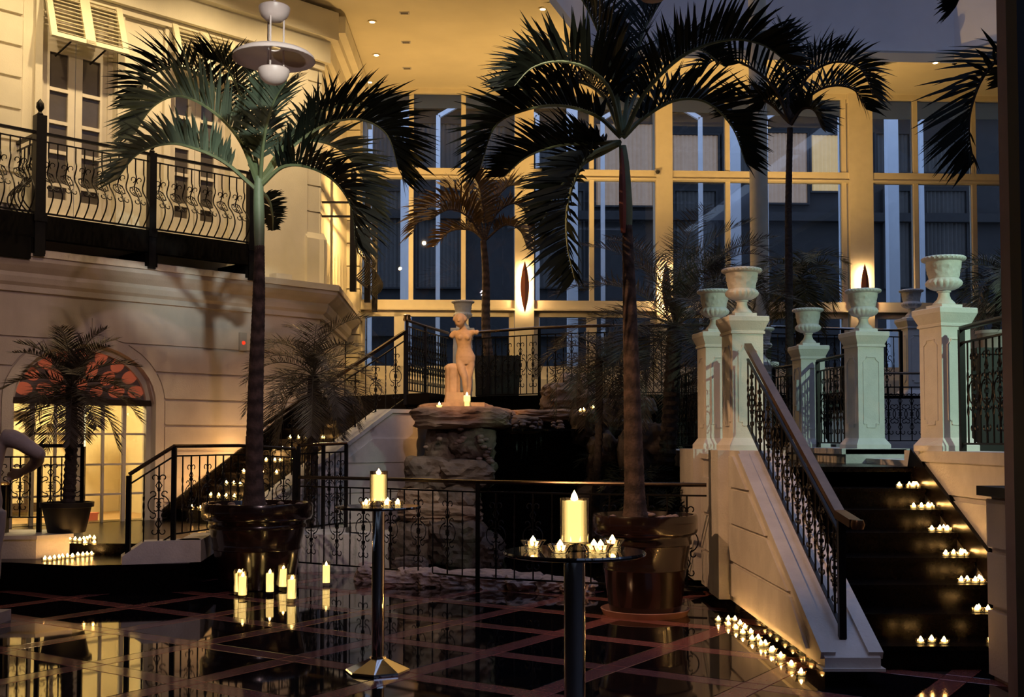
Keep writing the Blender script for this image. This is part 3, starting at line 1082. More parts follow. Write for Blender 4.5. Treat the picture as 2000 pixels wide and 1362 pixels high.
for q in range(24):
    a0, a1 = pi * q / 24, pi * (q + 1) / 24
    p4 = []
    for k in (0, -.075):
        for a in ((a0, a1) if k == 0 else (a1, a0)):
            p4.append((aC + (aA + k) * cos(a), zSP + (aB + k) * sin(a)))
    b.prism(p4, lwP, wI - .05, wI + .05)
b.build('arch_frame', JOINERY, win)
# room behind
b = MB()
b.fbox(LW, uDL - 1.6, uDR + 1.2, -3.6, -3.5, .2, 3.3)
b.fbox(LW, uDL - 1.7, uDL - 1.6, -3.5, -.3, .2, 3.3)
b.fbox(LW, uDR + 1.2, uDR + 1.3, -3.5, -.3, .2, 3.3)
b.fbox(LW, uDL - 1.6, uDR + 1.2, -3.5, -.3, 3.2, 3.3)
struct('wall_inner_room', b, INNER)
struct('floor_inner', MB().fbox(LW, uDL - 1.6, uDR + 1.2, -3.5, -.3, .2, .32), mat('inner_floor', (.45, .3, .16), .4, var=.2))
b = MB()
for a0, a1, z0, z1 in ((-1.9, -1.1, .5, 2.4), (-.4, .1, .5, 2.4), (.35, .9, .5, 2.4)):
    for e0, e1, c0, c1 in ((a0, a0 + .06, z0, z1), (a1 - .06, a1, z0, z1), (a0, a1, z0, z0 + .06), (a0, a1, z1 - .06, z1)):
        b.fbox(LW, aC + e0, aC + e1, -3.5, -3.46, c0, c1)
struct('trim_12', b, INNER)
p = LW.P(aC - .05, -3.38, .4)
t = thing('wall_mirror', 'dark framed panel with pale centre on the wall inside the arched window', 'mirror', tuple(p))
for nm, a0, a1, z0, z1, m in (('frame', -.72, -.60, .5, 1.95, DARKWOOD), ('frame', .60, .72, .5, 1.95, DARKWOOD), ('frame', -.6, .6, 1.83, 1.95, DARKWOOD), ('shelf', -.8, .8, .38, .52, DARKWOOD), ('panel', -.6, .6, .52, 1.83, INNER)):
    MB().fbox(LW, aC - .05 + a0, aC - .05 + a1, -3.42 if nm == 'panel' else -3.40, -3.32 if nm != 'panel' else -3.38, z0, z1).build(nm, m, t)
LIGHTP = glow('lamp_panel', (1.0, 0.78, 0.38), 3.2)
LIGHTC = glow('cool_panel', (0.72, 0.86, 1.0), 2.6)
t = thing('wall_lamp', 'bright square wall lamp inside the arched window at its right', 'lamp', tuple(LW.P(uDR + .05, -2.4, 1.5)))
MB().fbox(LW, uDR - .08, uDR + .12, -2.45, -2.40, 1.35, 2.1).build('shade', LIGHTP, t)
MB().fbox(LW, uDR - .10, uDR + .14, -2.50, -2.45, 1.33, 2.12).build('back_plate', DARKWOOD, t)
MB().fbox(LW, uDR - .02, uDR + .06, -3.5, -2.5, 1.7, 1.76).build('arm', DARKWOOD, t)
t = thing('light_box', 'bluish white lit panel inside the arched window at its left', 'light', tuple(LW.P(uDL + .3, -2.9, 1.5)))
MB().fbox(LW, uDL - .75, uDL - .10, -2.95, -2.9, 1.62, 2.02).build('panel', LIGHTC, t)
MB().fbox(LW, uDL - .78, uDL - .07, -3.5, -2.95, 1.59, 2.05).build('box', GREYPL, t)
t = thing('orange_box', 'small orange box on the floor inside the arched window', 'box', tuple(LW.P(uDR - .42, -1.0, .32)))
MB().fbox(LW, uDR - .5, uDR - .34, -1.1, -.95, .32, .46).build('carton', ORANGE, t)
MB().fbox(LW, uDR - .51, uDR - .33, -1.11, -.94, .46, .48).build('lid', ORANGE, t)
o = lamp('room_light', 'POINT', LW.P(aC + .2, -1.7, 2.75), None, 380, (1.0, 0.70, 0.30), 0.1)

# upper french doors with awning shutters
zBAL = zF


def french(uA, uB, n):
    w0 = WU - .16
    zrow = [LW.hit(110, y, w0)[1] for y in (104, 176, 240, 298, 362)]
    b = MB()
    for u0, u1 in ((uA, uA + .07), (uB - .07, uB)):
        b.fbox(LW, u0, u1, w0 - .05, w0 + .06, zF + .1, zO)
    b.fbox(LW, uA, uB, w0 - .05, w0 + .06, zO - .1, zO)
    win = struct('window_%d' % n, b, JOINERY)
    um = (uA + uB) / 2
    for a0, a1 in ((uA + .07, um - .005), (um + .005, uB - .07)):
        d = MB()
        st_ = .095
        d.fbox(LW, a0, a0 + st_, w0 - .03, w0 + .03, zF + .1, zO - .1)
        d.fbox(LW, a1 - st_, a1, w0 - .03, w0 + .03, zF + .1, zO - .1)
        d.fbox(LW, a0 + st_, a1 - st_, w0 - .03, w0 + .03, zrow[0], zO - .1)
        d.fbox(LW, a0 + st_, a1 - st_, w0 - .03, w0 + .03, zF + .1, zF + .42)
        leaf = d.build('door_leaf', JOINERY, win)
        zz = [zrow[0]] + zrow[1:] + [zF + .42]
        for q in range(1, len(zz) - 1):
            MB().fbox(LW, a0 + st_, a1 - st_, w0 - .02, w0 + .035, zz[q] - .024, zz[q] + .024).build('glazing_bar', JOINERY, leaf)
        for q in range(len(zz) - 1):
            MB().fbox(LW, a0 + st_, a1 - st_, w0 - .012, w0 - .006, zz[q + 1], zz[q]).build('pane', PANEDARK, leaf)
    s = MB()
    for u0, u1 in ((uA - .10, uA - .005), (uB + .005, uB + .10)):
        s.fbox(LW, u0, u1, WU - .02, WU + .05, zF, zO + .1)
    s.fbox(LW, uA - .10, uB + .10, WU - .02, WU + .05, zO + .0, zO + .12)
    s.fbox(LW, uA - .16, uB + .16, WU - .02, WU + .10, zO + .36, zO + .46)
    s.build('surround', FACADE, win)
    r = MB()
    for sg in (-1, 1):
        c_ = [(um + sg * (.06 + .35 * q / 12), zO + .24 + .035 * sin(q * 1.3)) for q in range(13)]
        r.tube([LW.P(u, WU + .02, z) for u, z in c_], .018, 5)
    r.tube([LW.P(um + .06 * cos(a), WU + .02, zO + .24 + .08 * sin(a)) for a in [2 * pi * q / 4 for q in range(5)]], .016, 5)
    r.build('relief', FACADE, win)
    return win


french(o1a, o1b, 6)
french(o2a, o2b, 7)


def shutter(uA, uB, label):
    wt, wbm = WU + .02, WU + .34
    ztp = zO - .02
    zb_ = LW.hit(95, 68, wbm)[1]
    S0 = lambda u, s, d: LW.P(u, wt + (wbm - wt) * s + d * .95, ztp + (zb_ - ztp) * s + d * .3)
    t = thing('awning_shutter', label, 'shutter', tuple(LW.P((uA + uB) / 2, wt, ztp)), 0, 'awning shutters of the upper doors')

    def pc(u0, u1, s0, s1, d0, d1):
        return MB().hexa([S0(u0, s1, d1), S0(u1, s1, d1), S0(u1, s1, d0), S0(u0, s1, d0), S0(u0, s0, d1), S0(u1, s0, d1), S0(u1, s0, d0), S0(u0, s0, d0)])
    um = (uA + uB) / 2
    for u0, u1 in ((uA, uA + .085), (uB - .085, uB), (um - .07, um + .07)):
        pc(u0, u1, 0, 1, -.02, .025).build('stile', SHUTTER, t)
    for s0, s1 in ((0, .06), (.93, 1)):
        pc(uA + .085, uB - .085, s0, s1, -.02, .025).build('rail', SHUTTER, t)
    N = 13
    for k in range(N):
        s = .065 + (.925 - .065) * (k + .5) / N
        for u0, u1 in ((uA + .085, um - .07), (um + .07, uB - .085)):
            h = .024
            b = MB()
            b.hexa([S0(u0, s + h, .028), S0(u1, s + h, .028), S0(u1, s + h - .008, .034), S0(u0, s + h - .008, .034),
                    S0(u0, s - h + .008, -.034), S0(u1, s - h + .008, -.034), S0(u1, s - h, -.028), S0(u0, s - h, -.028)])
            b.build('slat', SHUTTER, t)
    for u in (uA + .30, uB - .30):
        MB().tube([S0(u, .97, -.01), LW.P(u - .12, WU + .05, zb_ - .16)], .013, 6).build('strut', IRON, t)
    return t


shutter(o1a - .02, o1b + .02, 'louvred cream awning shutter propped open over the left upper door')
shutter(o2a - .02, o2b + .02, 'louvred cream awning shutter propped open, half hidden by palm fronds')

# ================================================================== WROUGHT IRON
HB = 0.8


def spiral(cx, cz, r, a0, a1, n=9, k=1.0):
    return [(cx + r * (1 + (k - 1) * q / n) * cos(radians(a0 + (a1 - a0) * q / n)), cz + r * (1 + (k - 1) * q / n) * sin(radians(a0 + (a1 - a0) * q / n))) for q in range(n + 1)]


def motif_mesh(rod=.0075):
    b = MB()
    b.tube([(0, 0, 0), (0, 0, HB)], rod * 1.15, 6)
    curves = [
        spiral(.040, .675, .034, 215, -60, 8, .62), spiral(.040, .125, .034, 145, 420, 8, .62),
        [(0, .645), (.030, .595), (0, .545)], [(0, .255), (.030, .205), (0, .155)],
        spiral(.005, .40, .098, -78, 78, 10), spiral(.060, .512, .036, 250, 10, 7, .6), spiral(.060, .288, .036, 110, 350, 7, .6),
        spiral(.030, .445, .03, 260, 30, 6, .6), spiral(.030, .355, .03, 100, 330, 6, .6)]
    for c in curves:
        for sg in (-1, 1):
            b.tube([(sg * x, 0, z) for x, z in c], rod * .78, 4)
    for z in (.55, .25, .40):
        b.box(-.014, .014, -.014, .014, z - .014, z + .014)
    return b


def plain_mesh(rod=.0075):
    b = MB()
    pts, n = [], 12
    b.tube([(0, 0, 0), (0, 0, .22)], rod, 5)
    b.tube([(0, 0, .58), (0, 0, HB)], rod, 5)
    for k in range(2):
        b.tube([(rod * .7 * cos(q * .9 + k * pi), rod * .7 * sin(q * .9 + k * pi), .22 + .36 * q / 14) for q in range(15)], rod * .75, 4)
    return b


def meshof(mb, name, m, smooth=False):
    o = mb.build(name, m, None, smooth)
    me = o.data
    bpy.data.objects.remove(o)
    return me


ME_MOTIF = meshof(motif_mesh(), 'baluster', IRON)
ME_PLAIN = meshof(plain_mesh(), 'baluster', IRON)


def railing(label, path, h, spacing=.125, posts=None, hand=.02, handmat=None, gap=.10, base=.08, pattern=1, group=None, prh=.022, name='iron_railing', flat=False):
    path = [Vector(p) for p in path]
    t = thing(name, label, 'railing', tuple(path[0]), 0, group)
    up = Vector((0, 0, 1))
    hm = handmat or RAILPOL
    if flat:
        b = MB()
        for q in range(len(path) - 1):
            b.bar(path[q] + up * h, path[q + 1] + up * h, hand * 2.4, hand * 1.6)
    else:
        b = MB().tube([p + up * h for p in path], hand, 8)
    b.build('handrail', hm, t, smooth=not flat)
    for nm, z in (('top_rail', h - gap), ('bottom_rail', base)):
        b = MB()
        for q in range(len(path) - 1):
            b.bar(path[q] + up * z, path[q + 1] + up * z, .022, .016)
        b.build(nm, IRON, t)
    if posts is None:
        posts = range(len(path))
    for q in posts:
        p = path[q]
        MB().box(p.x - prh, p.x + prh, p.y - prh, p.y + prh, p.z, p.z + h - .01).build('post', IRON, t)
    c = 0
    hb = h - gap - base
    for q in range(len(path) - 1):
        a, e = path[q], path[q + 1]
        d = e - a
        L = hypot(d.x, d.y)
        n = max(1, int(round(L / spacing)))
        rz = atan2(d.y, d.x)
        for k in range(n):
            if k == 0 and (q in posts):
                continue
            p = a + d * (k / n)
            me = ME_MOTIF if (c % 2 == pattern % 2 or pattern == 2) else ME_PLAIN
            c += 1
            share('baluster', me, t, p + up * base - path[0], rz, (1, 1, hb / HB))
    return t


# rail in front of the waterfall pool
fr_pts = [(-2.38, 12.62, 0), (-1.44, 12.05, 0), (-.34, 11.22, 0), (.75, 10.78, 0), (1.80, 10.45, 0)]
railing('long low iron railing with bright round handrail in front of the rock waterfall', fr_pts, 1.085, .19, [2], .019, RAILPOL, .10, .14, 1)
# landing rail
railing('iron railing on the white curb beside the big left palm pot', [(-3.78, 11.14, .22), (-3.39, 11.32, .50), (-3.02, 12.45, .50), (-2.5, 12.98, .46)], .94, .15, [0, 1, 3], .02, RAILPOL, .10, .06, 1)
railing('dense iron railing between the left pot and the white stair wall', [(-2.46, 13.0, .42), (-2.24, 13.4, .43), (-2.02, 13.75, .44)], 1.02, .105, [0, 1, 2], .02, RAILPOL, .10, .06, 1)
# far left rail over the curb
railing('short iron railing behind the left potted palm and statue', [fl(-20, 1040, .52), fl(76, 1040, .52), fl(160, 1037, .52)], .92, .115, [1, 2], .02, IRON, .12, .16, 1)
# outer rail of the left stair, then terrace rail
so = lambda u, w: LW.P(u, w, .40 + .159 + .582 * (u + .1))
railing('sloping iron handrail climbing the left stair towards the terrace', [so(-.1, 2.56), so(1.0, 2.56), so(2.35, 2.56)], 1.0, .16, [0, 2], .024, RAILPOL, .12, .08, 1, flat=True)
e0 = so(2.38, 2.56)
tr_ = railing('iron railing from the brass topped post to the pedestal behind the statue', [(e0.x, e0.y, 2.12), (-1.25, 16.2, 2.12), (-.98, 17.2, 2.12)], 1.02, .12, [0, 1], .022, RAILPOL, .08, .06, 2)
BRASS = mat('brass', (.75, .5, .22), .25, 1.0, var=.1)
MB().lathe([(.05, 3.13), (.055, 3.15), (.045, 3.19), (.05, 3.21), (.0, 3.23)], 14, (e0.x, e0.y, 0)).build('post_cap', BRASS, tr_, smooth=True)
arc = [(-.55, 17.2, 2.12), (-.15, 16.9, 2.12), (.4, 16.5, 2.12), (1.1, 16.25, 2.12), (1.8, 16.12, 2.12), (2.6, 16.1, 2.12), (3.7, 16.25, 2.12)]
railing('curved iron terrace railing sweeping right of the statue', arc, 1.03, .12, [2, 4, 6], .022, RAILPOL, .10, .06, 1)
railing('plain iron terrace railing with white lit top behind the urns', [(3.75, 16.35, 2.12), (4.9, 16.65, 2.12), (5.85, 16.9, 2.12)], 1.03, .13, [0, 1, 2], .02, CHROME, .10, .06, 1)
railing('straight railing between the green lit pedestals at the far edge', [(4.9, 16.15, 1.44), (6.4, 16.15, 1.44)], 1.02, .17, [], .018, RAILPOL, .20, .05, 2)
railing('iron railing between the two rear right pedestals', [(3.52, 12.95, 1.41), (3.58, 11.75, 1.41)], 1.0, .11, [0, 1], .02, IRON, .12, .06, 1, 'bridge railings')
railing('iron railing beyond the pedestals on the left of the bridge', [(3.28, 14.1, 1.40), (3.40, 13.5, 1.40)], 1.0, .10, [0, 1], .02, IRON, .12, .06, 1)
railing('dark iron railing between the two front left pedestals', [(2.14, 11.3, 1.37), (2.12, 10.4, 1.37)], .95, .11, [0, 1], .02, IRON, .12, .06, 1)
railing('iron railing right of the front right pedestal', [(3.66, 9.15, 1.41), (3.66, 8.2, 1.41), (3.66, 7.2, 1.41)], 1.0, .125, [0, 1, 2], .022, IRON, .12, .06, 1)
railing('iron railing behind the front left pedestal over the garden', [(2.0, 12.1, 1.38), (2.0, 14.6, 1.38)], 1.0, .13, [1], .02, IRON, .12, .06, 1)
# stair rail on the left cheek
ys = [9.82, 8.6, 7.08]
spath = [(2.06, y, zs(y) + .0) for y in ys]
srail = railing('stair railing with heavy sloping bronze handrail on the white cheek', spath, .76, .155, [2], .026, mat('bronze_rail', (.20, .11, .06), .28, .85, var=.2), .12, .06, 1, flat=True)
hm_ = bpy.data.materials['bronze_rail']
b = MB()
pA = Vector((2.06, 7.08, zs(7.08) + .76))
b.bar(pA + Vector((0, .03, .012)), pA + Vector((.02, -.22, -.03)), .07, .05)
b.build('handrail_return', hm_, srail)
b = MB().lathe([(.0, -.03), (.035, -.028), (.045, 0), (.035, .028), (0, .03)], 12, pA + Vector((.03, -.24, -.035)))
b.build('handrail_knob', hm_, srail, smooth=True)

# balcony with bellied balusters
wBal = .30
bx = lambda px, py=300: LW.hit(px, py, wBal)[0]
uP = [bx(-60), bx(77), bx(297), bx(491)]
zBT = LW.hit(297, 302, wBal)[1]
zBB = LW.hit(297, 447, wBal)[1]
tb = thing('balcony', 'black iron balcony with bellied scroll balusters under the cream shutters', 'balcony', tuple(LW.P(uP[2], wBal, zBB)))
H_ = zBT - zBB - .09


def belly(s):
    if s < .5:
        return .17 * sin(pi * s / .5) * (1 - .15 * s)
    if s < .78:
        return -.028 * sin(2 * pi * (s - .5) / .28)
    return 0


bm1 = MB().tube([(0, -belly(q / 22), H_ * q / 22) for q in range(23)], .0095, 5)
bm2 = MB().tube([(0, -belly(q / 22), H_ * q / 22) for q in range(23)], .0095, 5)
for c in (spiral(.045, .62, .040, 250, -40, 7, .6), spiral(.045, .30, .040, 110, 400, 7, .6), spiral(.0, .46, .075, -80, 80, 7), spiral(.05, .50, .03, 250, 20, 5, .6), spiral(.05, .42, .03, 110, 340, 5, .6)):
    for sg in (-1, 1):
        bm2.tube([(sg * x, -belly(z / H_ if z < H_ else 1) - .004, z) for x, z in c], .007, 4)
ME_B1, ME_B2 = meshof(bm1, 'baluster', IRON), meshof(bm2, 'baluster', IRON)
up = Vector((0, 0, 1))
for q in range(3):
    a, e = uP[q], uP[q + 1]
    for nm, z, s1, s2 in (('handrail', zBT, .05, .035), ('top_rail', zBT - .10, .022, .016), ('bottom_rail', zBB, .03, .02)):
        MB().bar(LW.P(a, wBal, z), LW.P(e, wBal, z), s1, s2).build(nm, IRON, tb)
    n = int(round((e - a) / .118))
    for k in range(1, n):
        p = LW.P(a + (e - a) * k / n, wBal, zBB) - Vector(tb.location)
        share('baluster', ME_B2 if k % 2 else ME_B1, tb, p, LW.deg)
ret0, ret1 = LW.P(uP[1], wBal, 0), LW.P(uP[1], WU + .05, 0)
for nm, z, s1, s2 in (('handrail', zBT, .05, .035), ('top_rail', zBT - .10, .022, .016), ('bottom_rail', zBB, .03, .02)):
    MB().bar(ret0 + up * z, ret1 + up * z, s1, s2).build(nm, IRON, tb)
for k in range(1, 6):
    p = ret0 + (ret1 - ret0) * k / 6 + up * zBB - Vector(tb.location)
    share('baluster', ME_B1 if k % 2 else ME_B2, tb, p, LW.deg - pi / 2)
for q, (u, top) in enumerate(((uP[1], .22), (uP[2], .02), (uP[3], .02))):
    w_ = .065 if q == 0 else .05
    b = MB().fbox(LW, u - w_, u + w_, wBal - w_, wBal + w_, zBB - .55, zBT + top)
    b.fbox(LW, u - w_ * 1.25, u + w_ * 1.25, wBal - w_ * 1.25, wBal + w_ * 1.25, zBB - .12, zBB - .02)
    po = b.build('post', IRON, tb)
    MB().lathe([(.02, 0), (.04, .02), (.02, .05), (.05, .10), (.045, .16), (.0, .22)], 10, LW.P(u, wBal, zBT + top)).build('finial', IRON, po, smooth=True)
b = MB()
b.fbox(LW, uP[0] - 1, uP[3] + .1, WU, wBal + .03, zBB - .07, zBB - .03)
b.build('deck', BALC, tb)
b = MB()
b.fbox(LW, uP[0] - 1, uP[3] + .05, wBal - .10, wBal + .04, zBB - .33, zBB - .07)
b.build('edge_beam', BALC, tb)
for u in uP[1:]:
    MB().fbox(LW, u - .09, u + .09, WU, wBal + .02, zBB - .52, zBB - .30).build('bracket', BALC, tb)
MB().fbox(LW, uP[0] - 1, uP[1] - .1, WU, wBal + .04, zBB - .60, zBB - .3).build('soffit_box', BALC, tb)
# second balcony round the corner
pts = [SU.P(.15, .55, 0), SU.P(1.6, .62, 0), SU.P(3.0, .60, 0)]
t2 = thing('balcony', 'small dark iron balcony with three finial posts round the facade corner', 'balcony', (pts[0].x, pts[0].y, 3.9))
for q, p in enumerate(pts):
    b = MB().box(p.x - .05, p.x + .05, p.y - .05, p.y + .05, 3.9, 5.65)
    po = b.build('post', IRON, t2)
    MB().lathe([(.02, 0), (.045, .02), (.025, .06), (.06, .12), (.05, .19), (.0, .25)], 10, (p.x, p.y, 5.65)).build('finial', IRON, po, smooth=True)
for q in range(2):
    for nm, z, s1 in (('handrail', 5.35, .05), ('top_rail', 5.22, .025), ('bottom_rail', 4.15, .03)):
        MB().bar(pts[q] + up * z, pts[q + 1] + up * z, s1, s1).build(nm, IRON, t2)
    for k in range(1, 10):
        p = pts[q] + (pts[q + 1] - pts[q]) * k / 10 + up * 4.15 - Vector(t2.location)
        share('baluster', ME_B2 if k % 2 else ME_B1, t2, p, radians(91))
for nm, z in (('handrail', 5.35), ('bottom_rail', 5.12)):
    MB().bar(pts[0] + up * z, SU.P(.15, .02, z), .04, .03).build(nm, IRON, t2)

# ================================================================== PEDESTALS AND URNS
def pedestal(label, loc, rz, h=1.19, w=.285):
    t = thing('pedestal', label, 'pedestal', loc, rz, 'white pedestals under the urns')

    def ring(prof):
        b = MB()
        vs, fs = [], []
        for s, z in prof:
            vs += [(-s, -s, z), (s, -s, z), (s, s, z), (-s, s, z)]
        for q in range(len(prof) - 1):
            for e in range(4):
                e2 = (e + 1) % 4
                fs.append((q * 4 + e, q * 4 + e2, q * 4 + 4 + e2, q * 4 + 4 + e))
        fs += [(3, 2, 1, 0), tuple((len(prof) - 1) * 4 + e for e in range(4))]
        return b.add(vs, fs)
    s = w / 2
    ring([(s * 1.30, 0), (s * 1.30, .045), (s * 1.16, .075), (s * 1.05, .10), (s, .11)]).build('base', WHITEPAINT, t, world=False)
    ring([(s, .10), (s, h - .15)]).build('shaft', WHITEPAINT, t, world=False)
    ring([(s, h - .16), (s * 1.10, h - .155), (s * 1.10, h - .135), (s * 1.04, h - .13), (s * 1.12, h - .105), (s * 1.28, h - .05), (s * 1.30, h - .045), (s * 1.30, h - .006), (s * 1.26, h)]).build('capital', WHITEPAINT, t, world=False)
    for k in range(4):
        R = Matrix.Rotation(k * pi / 2, 3, 'Z')
        x, z0, z1, c = s * .60, .22, h - .26, .035
        pl = [(-x + c, z0), (x - c, z0), (x - c, z0 + c), (x, z0 + c), (x, z1 - c * 1.4), (x - c, z1 - c * .6), (x - c, z1), (-x + c, z1), (-x + c, z1 - c * .6), (-x, z1 - c * 1.4), (-x, z0 + c), (-x + c, z0 + c), (-x + c, z0)]
        b = MB()
        for q in range(len(pl) - 1):
            b.bar(R @ Vector((pl[q][0], -s - .001, pl[q][1])), R @ Vector((pl[q + 1][0], -s - .001, pl[q + 1][1])), .010, .014, up=R @ Vector((0, 1, 0)))
        b.build('panel_moulding', WHITEPAINT, t, world=False)
    return t


def make_urn(label, loc):
    t = thing('urn', label, 'urn', loc, 0, 'white garden urns on pedestals')
    MB().box(-.102, .102, -.102, .102, 0, .034).build('plinth', WHITEPAINT, t, world=False)
    gad = lambda n, d, z0, z1: (lambda r, z, a: r * (1 + d * abs(cos(n * a / 2)) * max(0, sin(pi * min(1, max(0, (z - z0) / (z1 - z0)))))) if z0 < z < z1 else r)
    MB().lathe([(.088, .034), (.090, .045), (.075, .062), (.056, .085), (.046, .115), (.045, .138), (.056, .144), (.058, .154), (.05, .16)], 48, rf=gad(18, .07, .036, .09)).build('foot', WHITEPAINT, t, smooth=True, world=False)
    g = gad(18, .10, .155, .258)
    MB().lathe([(.050, .156), (.085, .164), (.112, .178), (.132, .200), (.139, .222), (.133, .243), (.120, .258), (.118, .262)], 72, rf=g).build('fluted_bowl', WHITEPAINT, t, smooth=True, world=False)

    def rel(r, z, a):
        k = max(0, sin(pi * (z - .262) / .13)) if .262 < z < .392 else 0
        v = noise.noise(Vector((cos(a) * 4.5, sin(a) * 4.5, z * 26))) + .6 * noise.noise(Vector((cos(a) * 11, sin(a) * 11, z * 60)))
        return r + .012 * k * max(0, v + .15)
    prof = [(.121 + .025 * (q / 13) ** 1.4, .260 + .142 * q / 13) for q in range(14)]
    MB().lathe(prof, 72, rf=rel, cap=False).build('relief_band', WHITEPAINT, t, smooth=True, world=False)
    rope = lambda r, z, a: r + (.0045 * cos(30 * a + z * 160) if r > .15 else 0)
    MB().lathe([(.146, .400), (.158, .404), (.174, .412), (.180, .424), (.176, .436), (.164, .442), (.150, .440), (.140, .425), (.132, .36), (.10, .30)], 90, rf=rope).build('rope_rim', WHITEPAINT, t, smooth=True, world=False)
    MB().lathe([(.134, .395), (.08, .405), (.01, .41)], 24).build('soil', SOIL, t, world=False)
    return t


PED = [('P1', (2.07, 10.1, 1.41), 8, 'white pedestal at the top of the stair railing, nearest on the left of the bridge'),
       ('P0', (2.085, 11.55, 1.41), 8, 'white pedestal half hidden behind the nearest left one'),
       ('P4', (3.64, 9.45, 1.41), 17, 'nearest white pedestal on the right side of the stair'),
       ('P3', (3.60, 11.5, 1.41), 11, 'green lit pedestal, middle one of the right row'),
       ('P2', (3.48, 13.2, 1.41), 6, 'third white pedestal of the right row with a grey box on its side'),
       ('P2b', (3.17, 14.35, 1.27), 4, 'low distant pedestal peeking out behind the front left urn'),
       ('P5', (6.07, 17.05, 2.15), 10, 'distant grey pedestal on the upper terrace at right'),
       ('P6', (-.77, 17.6, 2.05), 0, 'distant pedestal directly behind the statue')]
URN = {'P1': 'large white urn on the nearest left pedestal beside the stair handrail', 'P0': 'white urn just left of and behind the large left urn',
       'P4': 'tallest standing white urn, on the nearest right pedestal', 'P3': 'white urn in front of the right wall sconce', 'P2': 'white urn between the palms, on the third right pedestal',
       'P2b': 'small white urn mostly hidden behind the front left pedestal', 'P5': 'distant grey urn on the upper terrace at right', 'P6': 'distant white urn above the statue head'}
urn0 = None
for k, (key, loc, rz, lab) in enumerate(PED):
    h = 1.19 if key not in ('P2b',) else 1.22
    pedestal(lab, loc, radians(rz), h)
    ul = (loc[0], loc[1], loc[2] + h)
    if urn0 is None:
        urn0 = make_urn(URN[key], ul)
        urn0.rotation_euler.z = radians(rz)
    else:
        dup(urn0, ul, radians(rz), URN[key])
# grey switch box on the third pedestal
t = thing('switch_box', 'small grey box on the left face of the third right pedestal', 'box', (3.33, 13.12, 2.02), radians(6))
MB().box(-.03, 0, -.045, .045, -.18, .18).build('case', GREYPL, t, world=False)
MB().box(-.036, -.03, -.03, .03, -.12, .12).build('cover', GREYPL, t, world=False)
ORD = ['first', 'second', 'third', 'fourth', 'fifth', 'sixth', 'seventh', 'eighth', 'ninth', 'tenth', 'eleventh', 'twelfth']
# ================================================================== PALMS
def catmull(P, n):
    P = [Vector(p) for p in P]
    P = [P[0] * 2 - P[1]] + P + [P[-1] * 2 - P[-2]]
    out = []
    m = len(P) - 3
    for q in range(n + 1):
        s = q / n * m
        i = min(int(s), m - 1)
        t = s - i
        a, b_, c, d = P[i:i + 4]
        out.append(0.5 * ((2 * b_) + (c - a) * t + (2 * a - 5 * b_ + 4 * c - d) * t * t + (3 * b_ - a - 3 * c + d) * t ** 3))
    return out


def frond(parent, ctrl, leafmat, ribmat, L=.5, wdt=.034, n=46, vang=50, fwd=.55, droop=.25, r0=.022, start=.16, tipk=.45, jitter=.12, rng=None, seg=4):
    R = rng or random
    N = 26
    C = catmull(ctrl, N)
    d = C[-1] - C[0]
    hd = Vector((d.x, d.y, 0))
    if hd.length < .05:
        hd = Vector((1, 0, 0))
    Sd = hd.normalized().cross(Vector((0, 0, 1))).normalized()
    rb = MB().tube(C, [r0 * (1 - .85 * q / N) for q in range(N + 1)], 5)
    fo = rb.build('frond', ribmat, parent, smooth=True)
    vs, fs = [], []
    for q in range(n):
        t = start + (1 - start) * (q + .5) / n
        x = t * N
        i = min(int(x), N - 1)
        p = C[i].lerp(C[i + 1], x - i)
        T = (C[min(i + 2, N)] - C[max(i - 1, 0)]).normalized()
        Nn = Sd.cross(T)
        s_ = (t - start) / (1 - start)
        ll = L * (min(1, .45 + s_ * 3.2)) * (1 - (1 - tipk) * max(0, (s_ - .55) / .45) ** 1.3)
        for sg in (-1, 1):
            va = radians(vang + R.uniform(-14, 14))
            f = fwd + .5 * s_ ** 2 + R.uniform(-jitter, jitter)
            D = (Sd * (sg * cos(va)) + Nn * sin(va) + T * f).normalized()
            l = ll * R.uniform(.85, 1.1)
            Wd = (T - D * T.dot(D))
            if Wd.length < 1e-3:
                continue
            Wd = Wd.normalized()
            o = len(vs)
            dr = droop * R.uniform(.5, 1.5)
            for e in range(seg + 1):
                k = e / seg
                c = p + D * (l * k) + Vector((0, 0, -1)) * (dr * l * k * k)
                w = wdt * (.35 + 1.3 * k if k < .45 else (1 - k) * 1.65) * .5 + .0008
                vs += [c - Wd * w, c + Wd * w]
            for e in range(seg):
                fs.append((o + 2 * e, o + 2 * e + 1, o + 2 * e + 3, o + 2 * e + 2))
    lf = MB().add(vs, fs).build('leaflets', leafmat, fo)
    lf['kind'] = 'stuff'
    return fo


def trunk(parent, pts, r0, r1, m, rings=60, amp=.05, name='trunk', flare=1.0):
    C = catmull(pts, rings)
    rs = []
    for q in range(rings + 1):
        s = q / rings
        rs.append((r0 + (r1 - r0) * s) * (1 + amp * (1 if q % 2 else -1)) * (1 + (flare - 1) * max(0, 1 - s / .12) ** 2))
    return MB().tube(C, rs, 14).build(name, m, parent, smooth=True)


